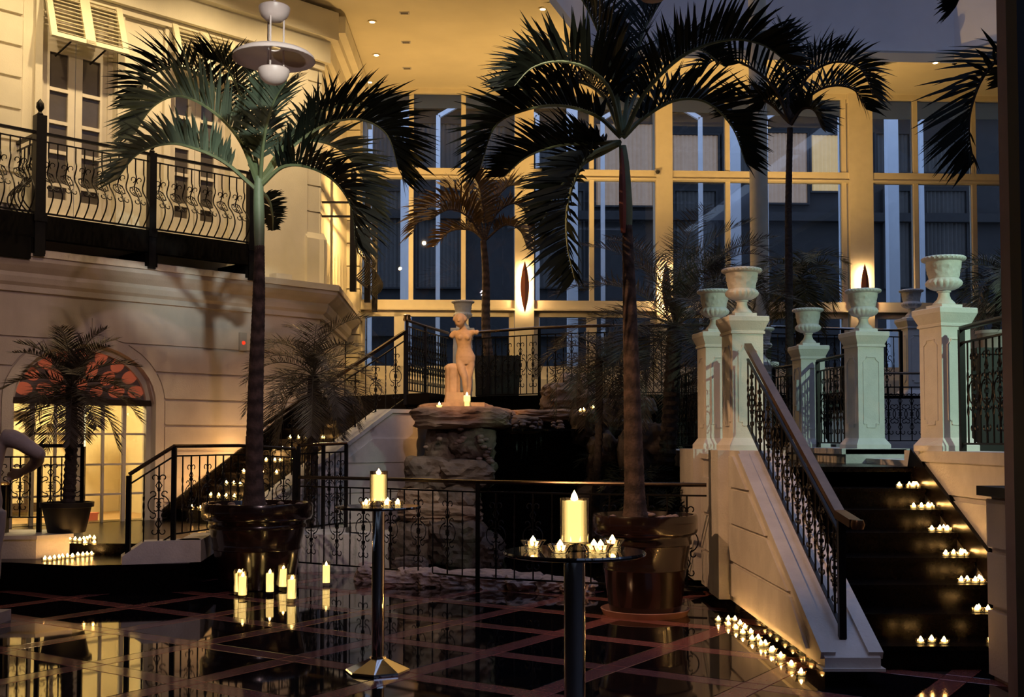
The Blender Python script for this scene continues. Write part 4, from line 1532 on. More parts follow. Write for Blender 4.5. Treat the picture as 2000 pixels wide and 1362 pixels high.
def bigpot(parent, c, R, hgt, z0=0):
    x, y = c
    prof = [(R * .62, 0), (R * .66, .01), (R * .70, .10), (R * .78, hgt * .45), (R * .80, hgt * .46), (R * .80, hgt * .48), (R * .79, hgt * .50), (R * .86, hgt * .70), (R * .89, hgt * .71), (R * .89, hgt * .74), (R * .87, hgt * .76),
            (R * .88, hgt * .79), (R * .97, hgt * .81), (R * 1.0, hgt * .84), (R * 1.0, hgt * .97), (R * .98, hgt), (R * .92, hgt), (R * .90, hgt * .96), (R * .88, hgt * .92)]
    MB().lathe([(r, z + z0) for r, z in prof], 56, (x, y, 0)).build('pot', POT, parent, smooth=True)
    MB().lathe([(R * .89, hgt * .93 + z0), (R * .5, hgt * .95 + z0), (.02, hgt * .96 + z0)], 32, (x, y, 0)).build('soil', SOIL, parent)
    rg = random.Random(int(x * 100))
    for k in range(12):
        a, rr = k * .53 + rg.uniform(-.2, .2), R * rg.uniform(.45, .82)
        b = MB()
        s = rg.uniform(.03, .055)
        b.lathe([(0, -.4 * s), (s * .8, -.3 * s), (s, 0), (s * .75, .4 * s), (0, .6 * s)], 9, (x + rr * cos(a), y + rr * sin(a), z0 + hgt * .965))
        b.build('pebble', PEBBLE, parent, smooth=True)


def fp(lst, Y0_, Y1_):
    n = len(lst) - 1
    return [at(px, py, Y0_ + (Y1_ - Y0_) * (q / n)) for q, (px, py) in enumerate(lst)]


# big left palm
YA = 11.6
pa = thing('potted_palm', 'tall palm with green lit crown in a big glazed pot at left, candles before it', 'palm', (-2.61, YA, 0))
bigpot(pa, (-2.61, YA), .56, .86)
trunk(pa, [(-2.65, YA, .80), at(499, 780, YA), at(505, 600, YA), at(507, 480, YA)], .098, .052, TRUNK, 110, .02, flare=1.35)
MB().tube(catmull([at(507, 500, YA), at(506, 430, YA), at(505, 380, YA), at(506, 345, YA)], 10), [.050, .052, .056, .058, .058, .057, .055, .053, .050, .046, .04], 12).build('crown_shaft', SHAFT, pa, smooth=True)
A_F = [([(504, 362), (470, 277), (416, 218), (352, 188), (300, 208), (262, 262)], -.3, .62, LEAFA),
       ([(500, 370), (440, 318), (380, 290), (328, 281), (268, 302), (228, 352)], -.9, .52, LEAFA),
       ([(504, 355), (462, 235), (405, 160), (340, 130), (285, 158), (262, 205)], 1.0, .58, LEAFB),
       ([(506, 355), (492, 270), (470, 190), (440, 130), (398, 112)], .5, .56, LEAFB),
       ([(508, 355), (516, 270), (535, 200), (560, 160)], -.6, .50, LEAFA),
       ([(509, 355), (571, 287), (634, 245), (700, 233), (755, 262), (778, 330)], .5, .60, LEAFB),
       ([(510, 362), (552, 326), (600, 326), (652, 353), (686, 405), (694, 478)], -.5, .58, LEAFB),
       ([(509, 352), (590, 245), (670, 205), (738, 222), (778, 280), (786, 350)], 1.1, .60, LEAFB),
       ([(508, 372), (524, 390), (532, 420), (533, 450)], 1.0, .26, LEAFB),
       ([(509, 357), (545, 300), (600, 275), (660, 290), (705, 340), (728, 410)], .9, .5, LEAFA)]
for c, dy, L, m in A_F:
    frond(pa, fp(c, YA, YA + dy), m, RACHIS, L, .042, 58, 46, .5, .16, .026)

# big right palm
YB = 9.8
pb = thing('potted_palm', 'tallest dark palm in a glazed pot at centre right, crown reaching the ceiling', 'palm', (1.15, YB, 0))
bigpot(pb, (1.15, YB), .455, .86)
MB().lathe([(.30, 0), (.36, .0), (.385, .05), (.375, .055), (.33, .02), (.30, .012)], 40, (1.15, YB, 0)).build('saucer', SAUCER, pb, smooth=True)
trunk(pb, [(1.07, YB, .80), at(1236, 830, YB), at(1230, 600, YB), at(1225, 440, YB)], .095, .044, TRUNK, 130, .022, flare=1.25)
MB().tube(catmull([at(1225, 450, YB), at(1224, 400, YB), at(1220, 330, YB), at(1216, 285, YB)], 8), [.042, .046, .050, .05, .048, .046, .043, .038, .032], 12).build('crown_shaft', SHAFT, pb, smooth=True)
MB().tube(catmull([at(1217, 455, YB - .05), at(1216, 400, YB - .06), at(1215, 330, YB - .05), at(1214, 290, YB - .03)], 6), [.020, .03, .032, .030, .024, .016, .008], 8).build('dry_sheath', SHEATH, pb, smooth=True)
B_F = [([(1212, 262), (1192, 178), (1150, 135), (1093, 120), (1040, 132), (1004, 168)], -.5, .56),
       ([(1212, 268), (1164, 226), (1093, 206), (1023, 216), (966, 248), (938, 330)], .4, .56),
       ([(1211, 278), (1165, 280), (1095, 284), (1030, 306), (985, 345)], .8, .50),
       ([(1208, 278), (1150, 306), (1122, 353), (1107, 412), (1108, 480), (1122, 545)], -.6, .50),
       ([(1214, 258), (1200, 160), (1172, 70), (1130, -10), (1080, -40)], .3, .56),
       ([(1218, 268), (1260, 228), (1320, 196), (1380, 200), (1430, 248), (1456, 318)], .5, .50),
       ([(1220, 262), (1262, 178), (1335, 108), (1420, 78), (1490, 88), (1545, 128)], -.6, .52),
       ([(1216, 256), (1232, 150), (1258, 60), (1300, -10)], .6, .56),
       ([(1216, 258), (1244, 180), (1300, 120), (1362, 96), (1415, 130)], 1.2, .50),
       ([(1212, 262), (1180, 190), (1130, 160), (1060, 168), (1000, 210)], 1.3, .5),
       ([(1210, 280), (1176, 300), (1140, 320), (1090, 370), (1060, 430)], .9, .46)]
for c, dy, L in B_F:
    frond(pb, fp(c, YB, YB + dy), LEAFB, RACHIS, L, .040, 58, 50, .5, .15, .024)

# right rear palm
YC = 15.2
pc_ = at(1541, 600, YC)
pc = thing('palm', 'slim dark palm left of the right sconce, crown arching over the urns', 'palm', (pc_.x, YC, 1.27))
trunk(pc, [(pc_.x, YC, 1.2), at(1541, 560, YC), at(1540, 400, YC), at(1543, 250, YC)], .058, .040, DARKTRUNK, 90, .03)
C_F = [([(1543, 240), (1512, 172), (1455, 126), (1395, 118), (1368, 150)], -.5, .62), ([(1544, 242), (1582, 188), (1625, 168), (1668, 176), (1692, 214)], .5, .56),
       ([(1544, 238), (1572, 156), (1625, 122), (1680, 134), (1706, 188)], -.5, .56), ([(1543, 240), (1526, 196), (1505, 186), (1488, 212)], .4, .44),
       ([(1543, 238), (1536, 160), (1532, 90), (1528, 50)], .2, .5), ([(1544, 244), (1566, 214), (1590, 216), (1606, 252)], -.4, .40), ([(1543, 240), (1500, 200), (1450, 190), (1420, 224)], .9, .52),
       ([(1543, 236), (1556, 160), (1590, 110), (1640, 100)], .8, .55)]
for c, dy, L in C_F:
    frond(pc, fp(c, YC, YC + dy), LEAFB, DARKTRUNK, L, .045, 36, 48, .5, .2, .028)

# brown palm on the terrace
YD = 18.4
pd_ = at(948, 700, YD)
pd = thing('potted_palm', 'smaller brownish palm behind the statue in a square black planter', 'palm', (pd_.x, YD, 2.15))
q_ = at(972, 740, YD)
b = MB()
b.add([(q_.x - .34, YD - .3, 2.15), (q_.x + .34, YD - .3, 2.15), (q_.x + .34, YD + .3, 2.15), (q_.x - .34, YD + .3, 2.15), (q_.x - .38, YD - .34, 2.86), (q_.x + .38, YD - .34, 2.86), (q_.x + .38, YD + .34, 2.86), (q_.x - .38, YD + .34, 2.86)],
      [(0, 3, 2, 1), (4, 5, 6, 7), (0, 1, 5, 4), (1, 2, 6, 5), (2, 3, 7, 6), (3, 0, 4, 7)])
b.build('planter', BLACKPOT, pd)
trunk(pd, [(pd_.x + .06, YD, 2.8), at(949, 640, YD), at(949, 540, YD), at(944, 470, YD)], .085, .05, TRUNK, 60, .03)
D_F = [([(946, 470), (931, 433), (903, 400), (866, 392), (830, 412), (804, 458)], -.4, .56), ([(947, 468), (968, 420), (1000, 398), (1024, 412), (1032, 445)], .4, .44), ([(945, 466), (928, 410), (900, 372), (868, 366)], .6, .48),
       ([(946, 466), (944, 410), (936, 365), (922, 340)], -.3, .44), ([(947, 466), (962, 400), (990, 366), (1015, 362)], .7, .46), ([(946, 470), (920, 450), (880, 452), (850, 480)], .7, .40), ([(947, 470), (985, 440), (1015, 450), (1030, 485)], -.5, .34),
       ([(946, 470), (915, 425), (878, 410), (840, 430)], -.8, .48)]
for c, dy, L in D_F:
    frond(pd, fp(c, YD, YD + dy), LEAFD, TRUNK, L, .040, 34, 46, .5, .25, .022)

# palm standing out of the frame at right, fronds hanging in
YE = 7.4
pe_ = at(2075, 160, YE)
pe = thing('palm', 'palm hanging dark fronds into the upper right corner', 'palm', (pe_.x, YE, 1.27))
trunk(pe, [(pe_.x, YE, 1.25), (pe_.x, YE, 2.8), (pe_.x - .02, YE, pe_.z)], .08, .045, DARKTRUNK, 60, .03)
for c, dy, L in [([(2075, 130), (2020, 96), (1963, 106), (1920, 150), (1897, 210), (1893, 262), (1902, 318)], -.2, .40), ([(2075, 110), (2010, 20), (1950, -40), (1890, -30), (1866, 14)], .2, .32),
                 ([(2075, 140), (2030, 120), (1985, 125), (1958, 165)], .5, .24), ([(2075, 120), (2040, 20), (1990, -60)], -.5, .36), ([(2080, 120), (2130, 40), (2200, 30)], .3, .4), ([(2078, 140), (2120, 150), (2160, 220)], .2, .4)]:
    frond(pe, fp(c, YE, YE + dy), LEAFB, DARKTRUNK, L, .034, 40, 40, .5, .1, .02)


def feather(label, base, crown, n, L, leaf, m, trunkr, seed, elev=(78, -35), lw=.013, pot=None, cat='palm', bend=1.0, nl=44, az0=0, name='feather_palm', tm=None, dens=1):
    rg = random.Random(seed)
    base, crown = Vector(base), Vector(crown)
    t = thing(name, label, cat, tuple(base))
    if pot:
        R, hgt = pot
        MB().lathe([(R * .72, 0), (R * .74, .01), (R * .95, hgt * .82), (R * 1.05, hgt * .84), (R * 1.06, hgt), (R * .96, hgt), (R * .94, hgt * .9)], 32, base).build('pot', BLACKPOT, t, smooth=True)
        MB().lathe([(R * .94, hgt * .92), (.02, hgt * .94)], 24, base).build('soil', SOIL, t)
    trunk(t, [base + Vector((0, 0, .02)), base.lerp(crown, .5) + Vector((.02, 0, 0)), crown], trunkr, trunkr * .9, tm or DARKTRUNK, 44, .10)
    for k in range(n):
        az = az0 + k * 2.399963 + rg.uniform(-.2, .2)
        s = k / (n - 1)
        el = radians(elev[0] + (elev[1] - elev[0]) * s ** 1.1)
        l = L * rg.uniform(.82, 1.1)
        pts, p, e = [crown.copy()], crown.copy(), el
        for q in range(6):
            p = p + Vector((cos(az) * cos(e), sin(az) * cos(e), sin(e))) * (l / 6)
            pts.append(p.copy())
            e -= radians(11 + 8 * bend * rg.uniform(.7, 1.3)) * (1.15 if e > -1.2 else 0)
        frond(t, pts, m, m, leaf, lw, nl, 22, .55, .15, .008, .1, .35, .1, rg, 2)
    return t


p = fl(130, 1040, .52)
c = at(140, 757, p.y)
feather('feathery potted palm on the white curb before the arched window', p, c, 24, .80, .24, LEAFP, .066, 3, (88, -38), .014, (.26, .32), bend=-.1)
g = at(602, 900, 13.55)
feather('feathery palm growing beside the left stair behind the iron rail', (g.x, 13.55, .40), at(612, 735, 13.55), 28, 1.0, .28, LEAFP, .075, 8, (86, -42), .010, nl=50, bend=.4)
feather('wide feathery palm over the rocks right of the waterfall', (1.70, 12.9, .6), at(1318, 640, 12.9), 34, 1.6, .34, LEAFP, .10, 21, (88, -40), .011, nl=60, bend=.1)
feather('feathery clump hanging over the water left of the tall trunk', (.98, 13.3, .7), at(1170, 700, 13.3), 16, .95, .28, LEAFP, .05, 5, (70, -50), .010, nl=44)
feather('spiky feathery palm behind the two left urns', (2.75, 15.6, 1.27), at(1395, 545, 15.6), 22, 1.05, .28, LEAFP, .06, 13, (80, -30), .012, nl=44)
feather('yellow lit feathery palm behind the middle urns', (4.05, 16.0, 1.27), at(1562, 545, 16.0), 22, .85, .26, LEAFY, .07, 17, (75, -50), .014, nl=40)
t_ = feather('dim feathery palm at the right edge above the tall black planter', (4.78, 11.2, 2.4), at(1955, 545, 11.2), 18, .62, .20, LEAFP, .04, 29, (78, -40), .010, nl=36)
b = MB()
MB().lathe([(.11, 0), (.13, .14), (.15, .16), (.15, .19), (.12, .19)], 20, (4.78, 11.2, 2.4)).build('pot', STONEM, t_, smooth=True)
t = thing('tall_planter', 'tall black square planter stand by the right railing', 'planter', (4.8, 11.2, 1.27))
b = MB()
b.box(4.55, 5.05, 10.95, 11.45, 1.30, 2.34)
b.build('body', BLACKPOT, t)
MB().box(4.52, 5.08, 10.92, 11.48, 2.34, 2.40).build('rim', BLACKPOT, t)
MB().box(4.58, 5.02, 10.98, 11.42, 1.27, 1.30).build('foot', BLACKPOT, t)
# dark low shrubs in the garden beside the bridge
for k, (x, y, z, hh, sd) in enumerate(((1.45, 12.6, .75, .62, 41), (1.62, 12.0, .55, .55, 43), (1.25, 13.9, 1.0, .6, 47))):
    feather('dark leafy shrub among the rocks, %s' % ('left of the bridge wall', 'against the bridge wall', 'below the curved railing')[k], (x, y, z), (x, y, z + .15), 16, hh, .22, LEAFB, .03, sd, (85, -20), .022, nl=24, cat='shrub', name='garden_shrub')

# ================================================================== ROCKS AND WATER
def rockmesh(c, s, seed, amp=.16, sq=3.0, sub=4):
    import bmesh
    bm = bmesh.new()
    bmesh.ops.create_icosphere(bm, subdivisions=sub, radius=1)
    rg = random.Random(seed)
    off = Vector((rg.uniform(0, 50), rg.uniform(0, 50), rg.uniform(0, 50)))
    b = MB()
    vs = []
    for v in bm.verts:
        p = v.co
        k = (abs(p.x) ** sq + abs(p.y) ** sq + abs(p.z) ** sq) ** (-1 / sq)
        q = p * k
        d = noise.noise(q * 1.3 + off) + .6 * noise.noise(q * 3.1 + off) + .45 * noise.noise(Vector((q.x * 2, q.y * 2, q.z * 9)) + off) + .3 * noise.noise(q * 8 + off)
        q = q * (1 + amp * d)
        vs.append(Vector(c) + Vector((q.x * s[0], q.y * s[1], q.z * s[2])))
    bm.verts.index_update()
    fs = [tuple(v.index for v in f.verts) for f in bm.faces]
    bm.free()
    return b.add(vs, fs)


rk = thing('rock_waterfall', 'stacked brown rock waterfall under the statue with a dark cave', 'waterfall', (-.5, 13.8, 0))
YR = 14.0


def rpx(x0, x1, y0, y1, Y, dy, seed, amp=.14, m=ROCK, sq=4.0):
    a, c = at(x0, y0, Y), at(x1, y1, Y)
    rockmesh(((a.x + c.x) / 2, Y + dy, (a.z + c.z) / 2), (abs(c.x - a.x) / 2, dy, abs(a.z - c.z) / 2), seed, amp, sq).build('rock', m, rk)


ROCKW = mat('ledge_rock', (0.30, 0.20, 0.14), 0.9, var=0.4, scale=7, bump=0.8, bscale=14)
rpx(802, 998, 792, 838, 13.75, .75, 1, .10, ROCKW, 6)
rpx(812, 960, 786, 812, 14.3, .5, 101, .08, ROCKW, 6)
rpx(826, 905, 834, 915, 13.95, .45, 2)
rpx(868, 966, 828, 905, 13.85, .45, 3, .2)
rpx(786, 880, 893, 960, 13.6, .5, 4, .12, ROCK, 6)
rpx(850, 965, 898, 958, 13.55, .5, 5, .16)
rpx(772, 862, 955, 1012, 13.4, .5, 6, .12, ROCKW, 6)
rpx(840, 936, 952, 1020, 13.4, .5, 7, .15)
rpx(780, 935, 985, 1032, 13.2, .5, 8, .14, ROCKW, 5)
rpx(756, 850, 1020, 1120, 13.1, .55, 9)
rpx(830, 945, 1018, 1120, 13.0, .6, 10)
rpx(905, 985, 1050, 1125, 13.1, .5, 11)
rpx(985, 1135, 800, 826, 14.5, .5, 12, .14, ROCKW)
rpx(985, 1060, 812, 846, 14.2, .4, 13)
rpx(1120, 1190, 800, 870, 14.0, .4, 14, .18)
rpx(1150, 1215, 850, 960, 13.6, .5, 15, .18)
rpx(1130, 1230, 940, 1110, 13.3, .5, 16)
rpx(1210, 1330, 830, 1000, 13.2, .6, 17, .2)
rpx(1230, 1350, 960, 1110, 12.7, .6, 18)
rpx(1060, 1170, 745, 810, 15.6, .5, 19, .18, ROCKW)
rpx(1150, 1290, 775, 860, 14.8, .6, 20)
rpx(1095, 1160, 728, 790, 16.9, .4, 24, .16, ROCKPALE)
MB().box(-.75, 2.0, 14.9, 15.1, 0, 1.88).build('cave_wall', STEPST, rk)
rg = random.Random(4)
for k in range(26):
    px = rg.uniform(1003, 1105)
    py = rg.uniform(823, 838)
    Y = 14.1 + rg.uniform(-.1, .25)
    pt = at(px, py, Y)
    s = rg.uniform(.025, .05)
    b = MB().lathe([(0, -.6 * s), (s * .8, -.4 * s), (s, 0), (s * .75, .45 * s), (0, .62 * s)], 8, pt)
    b.build('pebble', PEBBLE, rk, smooth=True)
for k in range(22):
    px, py = rg.choice(((832, 880), (880, 845), (900, 860), (945, 860), (948, 875), (944, 890), (950, 900), (860, 865), (895, 838)))
    pt = at(px + rg.uniform(-9, 9), py + rg.uniform(-8, 8), 13.82)
    s = rg.uniform(.03, .055)
    MB().lathe([(0, -.6 * s), (s * .8, -.4 * s), (s, 0), (s * .75, .45 * s), (0, .62 * s)], 8, pt).build('pebble', PEBBLE, rk, smooth=True)
a, c = at(1000, 838, 13.98), at(1140, 838, 13.98)
w_ = MB().box(a.x, c.x, 13.95, 14.7, a.z - .03, a.z + .0).build('overflow_pool', WATER, None)
tag(w_, 'shallow pebbled overflow pool at the lip of the waterfall', 'water')
vs, fs = [], []
n = 40
for q in range(n + 1):
    x = a.x + .05 + (c.x - a.x - .1) * q / n
    for e in range(7):
        z = a.z - (a.z - .06) * e / 6
        vs.append(Vector((x, 13.93 - .12 * (e / 6) ** .5 + .015 * sin(q * 2.1 + e * .3), z)))
for q in range(n):
    if q % 5 == 4:
        continue
    for e in range(6):
        fs.append((q * 7 + e, q * 7 + 7 + e, q * 7 + 8 + e, q * 7 + 1 + e))
w_ = MB().add(vs, fs).build('falling_water', FALL, None, smooth=True)
tag(w_, 'thin veil of water falling in front of the dark cave', 'water')
b = MB()
b.prism([(-1.2, 12.3), (-.3, 11.75), (.8, 11.3), (1.85, 10.95), (1.88, 14.9), (-.9, 14.6)], fn, -.01, .035)
pool = b.build('pond', WATER, None)
tag(pool, 'black pond below the waterfall behind the low railing', 'water')
# pale kerb stones of the pond
kb = thing('stone_border', 'pale rough stone border along the black pond edge', 'border', (.1, 11.5, 0))
ks = [(690, 740, 1112, 1140), (735, 805, 1128, 1150), (772, 838, 1122, 1150), (812, 872, 1124, 1152), (862, 942, 1128, 1154), (930, 1010, 1128, 1156), (990, 1062, 1132, 1160), (1050, 1112, 1140, 1163), (1100, 1165, 1142, 1166)]
for k, (x0, x1, y0, y1) in enumerate(ks):
    base_ = fl((x0 + x1) / 2, y1, 0)
    a, c = at(x0, y0, base_.y), at(x1, y1, base_.y)
    rockmesh(((a.x + c.x) / 2, base_.y + .42, a.z / 2 - .02), ((c.x - a.x) / 2 * 1.08, .26, abs(a.z) / 2 + .03), 60 + k, .22, 5).build('stone', ROCKPALE, kb)
r_ = fl(795, 1136, 0)
rockmesh((r_.x, r_.y + .25, .10), (.20, .14, .13), 77, .2, 3).build('stone', ROCK, kb)

# ================================================================== STATUES
def loft(b, rings, n=16):
    """rings: (center, rx, ry, tilt about x axis, optional yaw)"""
    vs, fs = [], []
    for c, rx, ry, nx in rings:
        c = Vector(c)
        t = Vector(nx).normalized()
        x = Vector((1, 0, 0))
        x = (x - t * x.dot(t)).normalized()
        y = t.cross(x)
        for k in range(n):
            a = 2 * pi * k / n
            vs.append(c + x * (rx * cos(a)) + y * (ry * sin(a)))
    m = len(rings)
    for i in range(m - 1):
        for k in range(n):
            k2 = (k + 1) % n
            fs.append((i * n + k, i * n + k2, (i + 1) * n + k2, (i + 1) * n + k))
    fs.append(tuple(reversed(range(n))))
    fs.append(tuple((m - 1) * n + k for k in range(n)))
    return b.add(vs, fs)


def limb(b, pts, radii, n=12, flat=1.0):
    C = [Vector(p) for p in pts]
    rings = []
    for i, p in enumerate(C):
        t = C[min(i + 1, len(C) - 1)] - C[max(i - 1, 0)]
        rings.append((p, radii[i], radii[i] * flat, t))
    return loft(b, rings, n)


def ball(b, c, r, s=(1, 1, 1), n=14):
    vs = [(r * sin(pi * q / 10), -r * cos(pi * q / 10)) for q in range(11)]
    o = len(b.v)
    b.lathe(vs, n, (0, 0, 0))
    for i in range(o, len(b.v)):
        v = b.v[i]
        b.v[i] = Vector((v.x * s[0], v.y * s[1], v.z * s[2])) + Vector(c)
    return b


def fuse(o, vox=.012, it=6):
    m = o.modifiers.new('remesh', 'REMESH')
    m.mode = 'VOXEL'
    m.voxel_size = vox
    m.use_smooth_shade = True
    s = o.modifiers.new('smooth', 'SMOOTH')
    s.iterations = it
    s.factor = .5


# female figure, facing the hall, arms broken off, right hip out, leaning on a fluted stump
def female(k):
    b = MB()
    V = lambda x, y, z: Vector((x * k, y * k, z * k))
    up_ = (0, 0, 1)
    tor = [(V(.030, .0, .76), .135, .10, up_), (V(.032, .0, .84), .176, .118, up_), (V(.030, .0, .92), .180, .120, up_), (V(.020, .0, 1.00), .155, .105, up_), (V(.008, .0, 1.08), .126, .092, up_), (V(.0, .0, 1.14), .124, .090, up_),
           (V(-.005, .0, 1.22), .142, .102, up_), (V(-.008, .0, 1.30), .156, .108, up_), (V(-.008, .005, 1.37), .165, .098, up_), (V(-.008, .01, 1.42), .140, .075, up_), (V(-.015, .01, 1.455), .075, .058, up_), (V(-.03, .0, 1.51), .052, .052, (-.2, -.2, 1)), (V(-.055, -.02, 1.55), .054, .056, (-.25, -.3, 1))]
    loft(b, [(c, rx * k * 1.1, ry * k * 1.08, t) for c, rx, ry, t in tor], 20)
    for sx_ in (-.068, .066):
        ball(b, V(sx_, -.092, 1.285), .056 * k, (1, .85, 1))
    # head bowed to the viewer's left
    ball(b, V(-.082, -.055, 1.625), .122 * k, (.86, 1.0, 1.12))
    ball(b, V(-.098, -.11, 1.575), .070 * k, (.9, 1, 1.05))
    limb(b, [V(-.092, -.165, 1.65), V(-.102, -.192, 1.60), V(-.102, -.165, 1.59)], [.012 * k, .022 * k, .014 * k], 8)
    ball(b, V(.0, .055, 1.67), .068 * k)
    for e in range(10):
        a = e / 9 * pi
        ball(b, V(-.082 + .108 * cos(a), -.06 + .03 * sin(a), 1.645 + .105 * sin(a)), .034 * k, (1, 1.4, 1), 8)
    # stumps of the arms
    limb(b, [V(-.15, .0, 1.385), V(-.20, -.01, 1.37), V(-.235, -.02, 1.34), V(-.25, -.03, 1.29)], [.062 * k, .062 * k, .055 * k, .048 * k])
    limb(b, [V(.14, .0, 1.385), V(.20, -.01, 1.40), V(.25, -.015, 1.40), V(.285, -.02, 1.375)], [.062 * k, .062 * k, .056 * k, .050 * k])
    # legs: one straight, one with bent knee crossing
    limb(b, [V(.115, .0, .86), V(.125, .0, .74), V(.112, -.01, .60), V(.10, -.015, .50), V(.10, .005, .36), V(.092, .01, .22), V(.085, .01, .09), V(.085, .0, .03)], [.098 * k, .094 * k, .076 * k, .060 * k, .060 * k, .048 * k, .037 * k, .040 * k])
    limb(b, [V(-.065, .0, .86), V(-.062, -.03, .74), V(-.02, -.07, .60), V(.015, -.09, .50), V(.03, -.05, .36), V(.035, .0, .22), V(.03, .03, .10), V(.03, .02, .04)], [.098 * k, .094 * k, .076 * k, .062 * k, .060 * k, .046 * k, .036 * k, .038 * k])
    limb(b, [V(.085, .02, .035), V(.088, -.06, .03), V(.09, -.13, .02)], [.038 * k, .040 * k, .026 * k], 10, .8)
    limb(b, [V(.03, .04, .045), V(.02, -.05, .035), V(.01, -.11, .02)], [.036 * k, .040 * k, .026 * k], 10, .8)
    return b


ZS = at(905, 787, 14.45).z
ks_ = (at(905, 613, 14.45).z - ZS) / 1.77
sx0 = at(906, 787, 14.45).x
stt = thing('statue', 'pale stone statue of an armless woman leaning by a fluted stump on the rock ledge', 'statue', (sx0, 14.45, ZS))
fb = female(ks_)
o = fb.build('figure', STONE, stt, world=False)
fuse(o, .0085, 4)
b = MB()
fl_ = lambda r, z, a: r * (1 - .09 * max(0, cos(9 * a)))
b.lathe([(.115, 0), (.108, .05), (.100, .08), (.100, .42), (.11, .44), (.105, .47), (.07, .50), (.03, .51)], 54, (-.145, .05, 0), rf=fl_)
b.build('fluted_stump', STONE, stt, smooth=True, world=False)
MB().box(-.27, .27, -.16, .20, -.095, 0).build('plinth', STONE, stt, world=False)
MB().box(-.22, .0, -.10, .17, 0, .13).build('stump_block', STONE, stt, world=False)


# male torso figure cut by the left edge of the photograph
def male():
    b = MB()
    V = lambda x, y, z: Vector((x, y, z))
    up_ = (0, 0, 1)
    loft(b, [(V(0, 0, .80), .155, .12, up_), (V(0, 0, .92), .170, .125, up_), (V(0, 0, 1.04), .150, .11, up_), (V(0, 0, 1.15), .155, .112, up_), (V(0, -.005, 1.28), .180, .13, up_), (V(0, -.005, 1.38), .200, .125, up_), (V(0, .005, 1.45), .175, .09, up_), (V(0, .01, 1.50), .085, .07, up_), (V(.005, -.005, 1.56), .062, .062, up_), (V(.01, -.01, 1.60), .06, .062, up_)], 20)
    ball(b, V(.01, -.02, 1.70), .105, (.86, 1.05, 1.2))
    ball(b, V(.01, -.075, 1.645), .058, (1, 1, 1))
    limb(b, [V(.01, -.125, 1.715), V(.01, -.15, 1.675), V(.01, -.12, 1.665)], [.011, .02, .013], 8)
    rg = random.Random(2)
    for e in range(46):
        a, z = rg.uniform(0, 2 * pi), rg.uniform(.1, 1)
        if sin(a) < -.35 and z < .62:
            continue
        rr = sqrt(max(0, 1 - (z * .92) ** 2))
        ball(b, V(.01 + .095 * rr * cos(a), -.01 + .11 * rr * sin(a), 1.70 + .125 * z), .024, (1, 1, 1), 7)
    for sg in (-1, 1):
        ball(b, V(sg * .085, -.09, 1.335), .075, (1.1, .6, .8))
        limb(b, [V(sg * .10, 0, .84), V(sg * .105, -.005, .70), V(sg * .105, -.01, .52), V(sg * .105, .0, .36), V(sg * .105, .01, .20), V(sg * .105, .01, .08)], [.105, .095, .068, .064, .046, .045])
        limb(b, [V(sg * .105, .03, .045), V(sg * .115, -.08, .04), V(sg * .12, -.17, .025)], [.042, .046, .03], 10, .8)
    # near arm: upper arm out and down, forearm folded back to the hip with a hand
    limb(b, [V(.17, 0, 1.44), V(.24, .0, 1.435), V(.32, .01, 1.40), V(.39, .03, 1.345), V(.43, .06, 1.315), V(.425, .11, 1.29)], [.075, .080, .072, .064, .060, .056])
    limb(b, [V(.425, .08, 1.305), V(.37, .20, 1.25), V(.28, .28, 1.19), V(.20, .30, 1.15)], [.058, .058, .044, .034])
    ball(b, V(.16, .30, 1.13), .045, (1.1, .7, .9))
    for f in range(4):
        limb(b, [V(.13, .31, 1.155 - .022 * f), V(.095, .30, 1.15 - .024 * f), V(.075, .28, 1.14 - .024 * f)], [.013, .012, .009], 7)
    limb(b, [V(.17, .29, 1.165), V(.14, .275, 1.18), V(.115, .26, 1.18)], [.014, .012, .010], 7)
    limb(b, [V(-.17, 0, 1.43), V(-.25, .0, 1.38), V(-.28, .01, 1.25), V(-.29, .02, 1.12), V(-.29, -.02, .98), V(-.285, -.05, .88)], [.075, .07, .06, .05, .045, .034])
    ball(b, V(-.285, -.06, .83), .045, (.7, .9, 1.2))
    for f in range(4):
        limb(b, [V(-.285, -.09 + .022 * f, .80), V(-.28, -.095 + .022 * f, .755), V(-.27, -.09 + .022 * f, .725)], [.013, .012, .009], 7)
    limb(b, [V(-.27, -.10, .83), V(-.262, -.115, .80), V(-.255, -.12, .775)], [.014, .012, .009], 7)
    return b


mb_ = male()
xm = at(-34, 860, 9.3).x
ms = thing('statue', 'pale marble male torso statue with bent arm cut by the left picture edge', 'statue', (xm, 9.3, .08))
o = mb_.build('figure', STONEM, ms, world=False)
fuse(o, .014, 5)
MB().box(-.19, .19, -.24, .16, -.08, .012).build('plinth', STONEM, ms, world=False)
# short dark bollard with a brass cap
bp_ = fl(8, 1068, .435)
p = at(6, 945, 12.0)
t = thing('post', 'short dark post with a shiny brass cap at the left edge', 'post', (p.x, 12.0, .16))
MB().box(p.x - .05, p.x + .05, 11.95, 12.05, .16, p.z - .02).build('shaft', IRON, t)
MB().lathe([(.065, 0), (.07, .012), (.05, .03), (.0, .04)], 14, (p.x, 12.0, p.z - .02)).build('cap', BRASS, t, smooth=True)

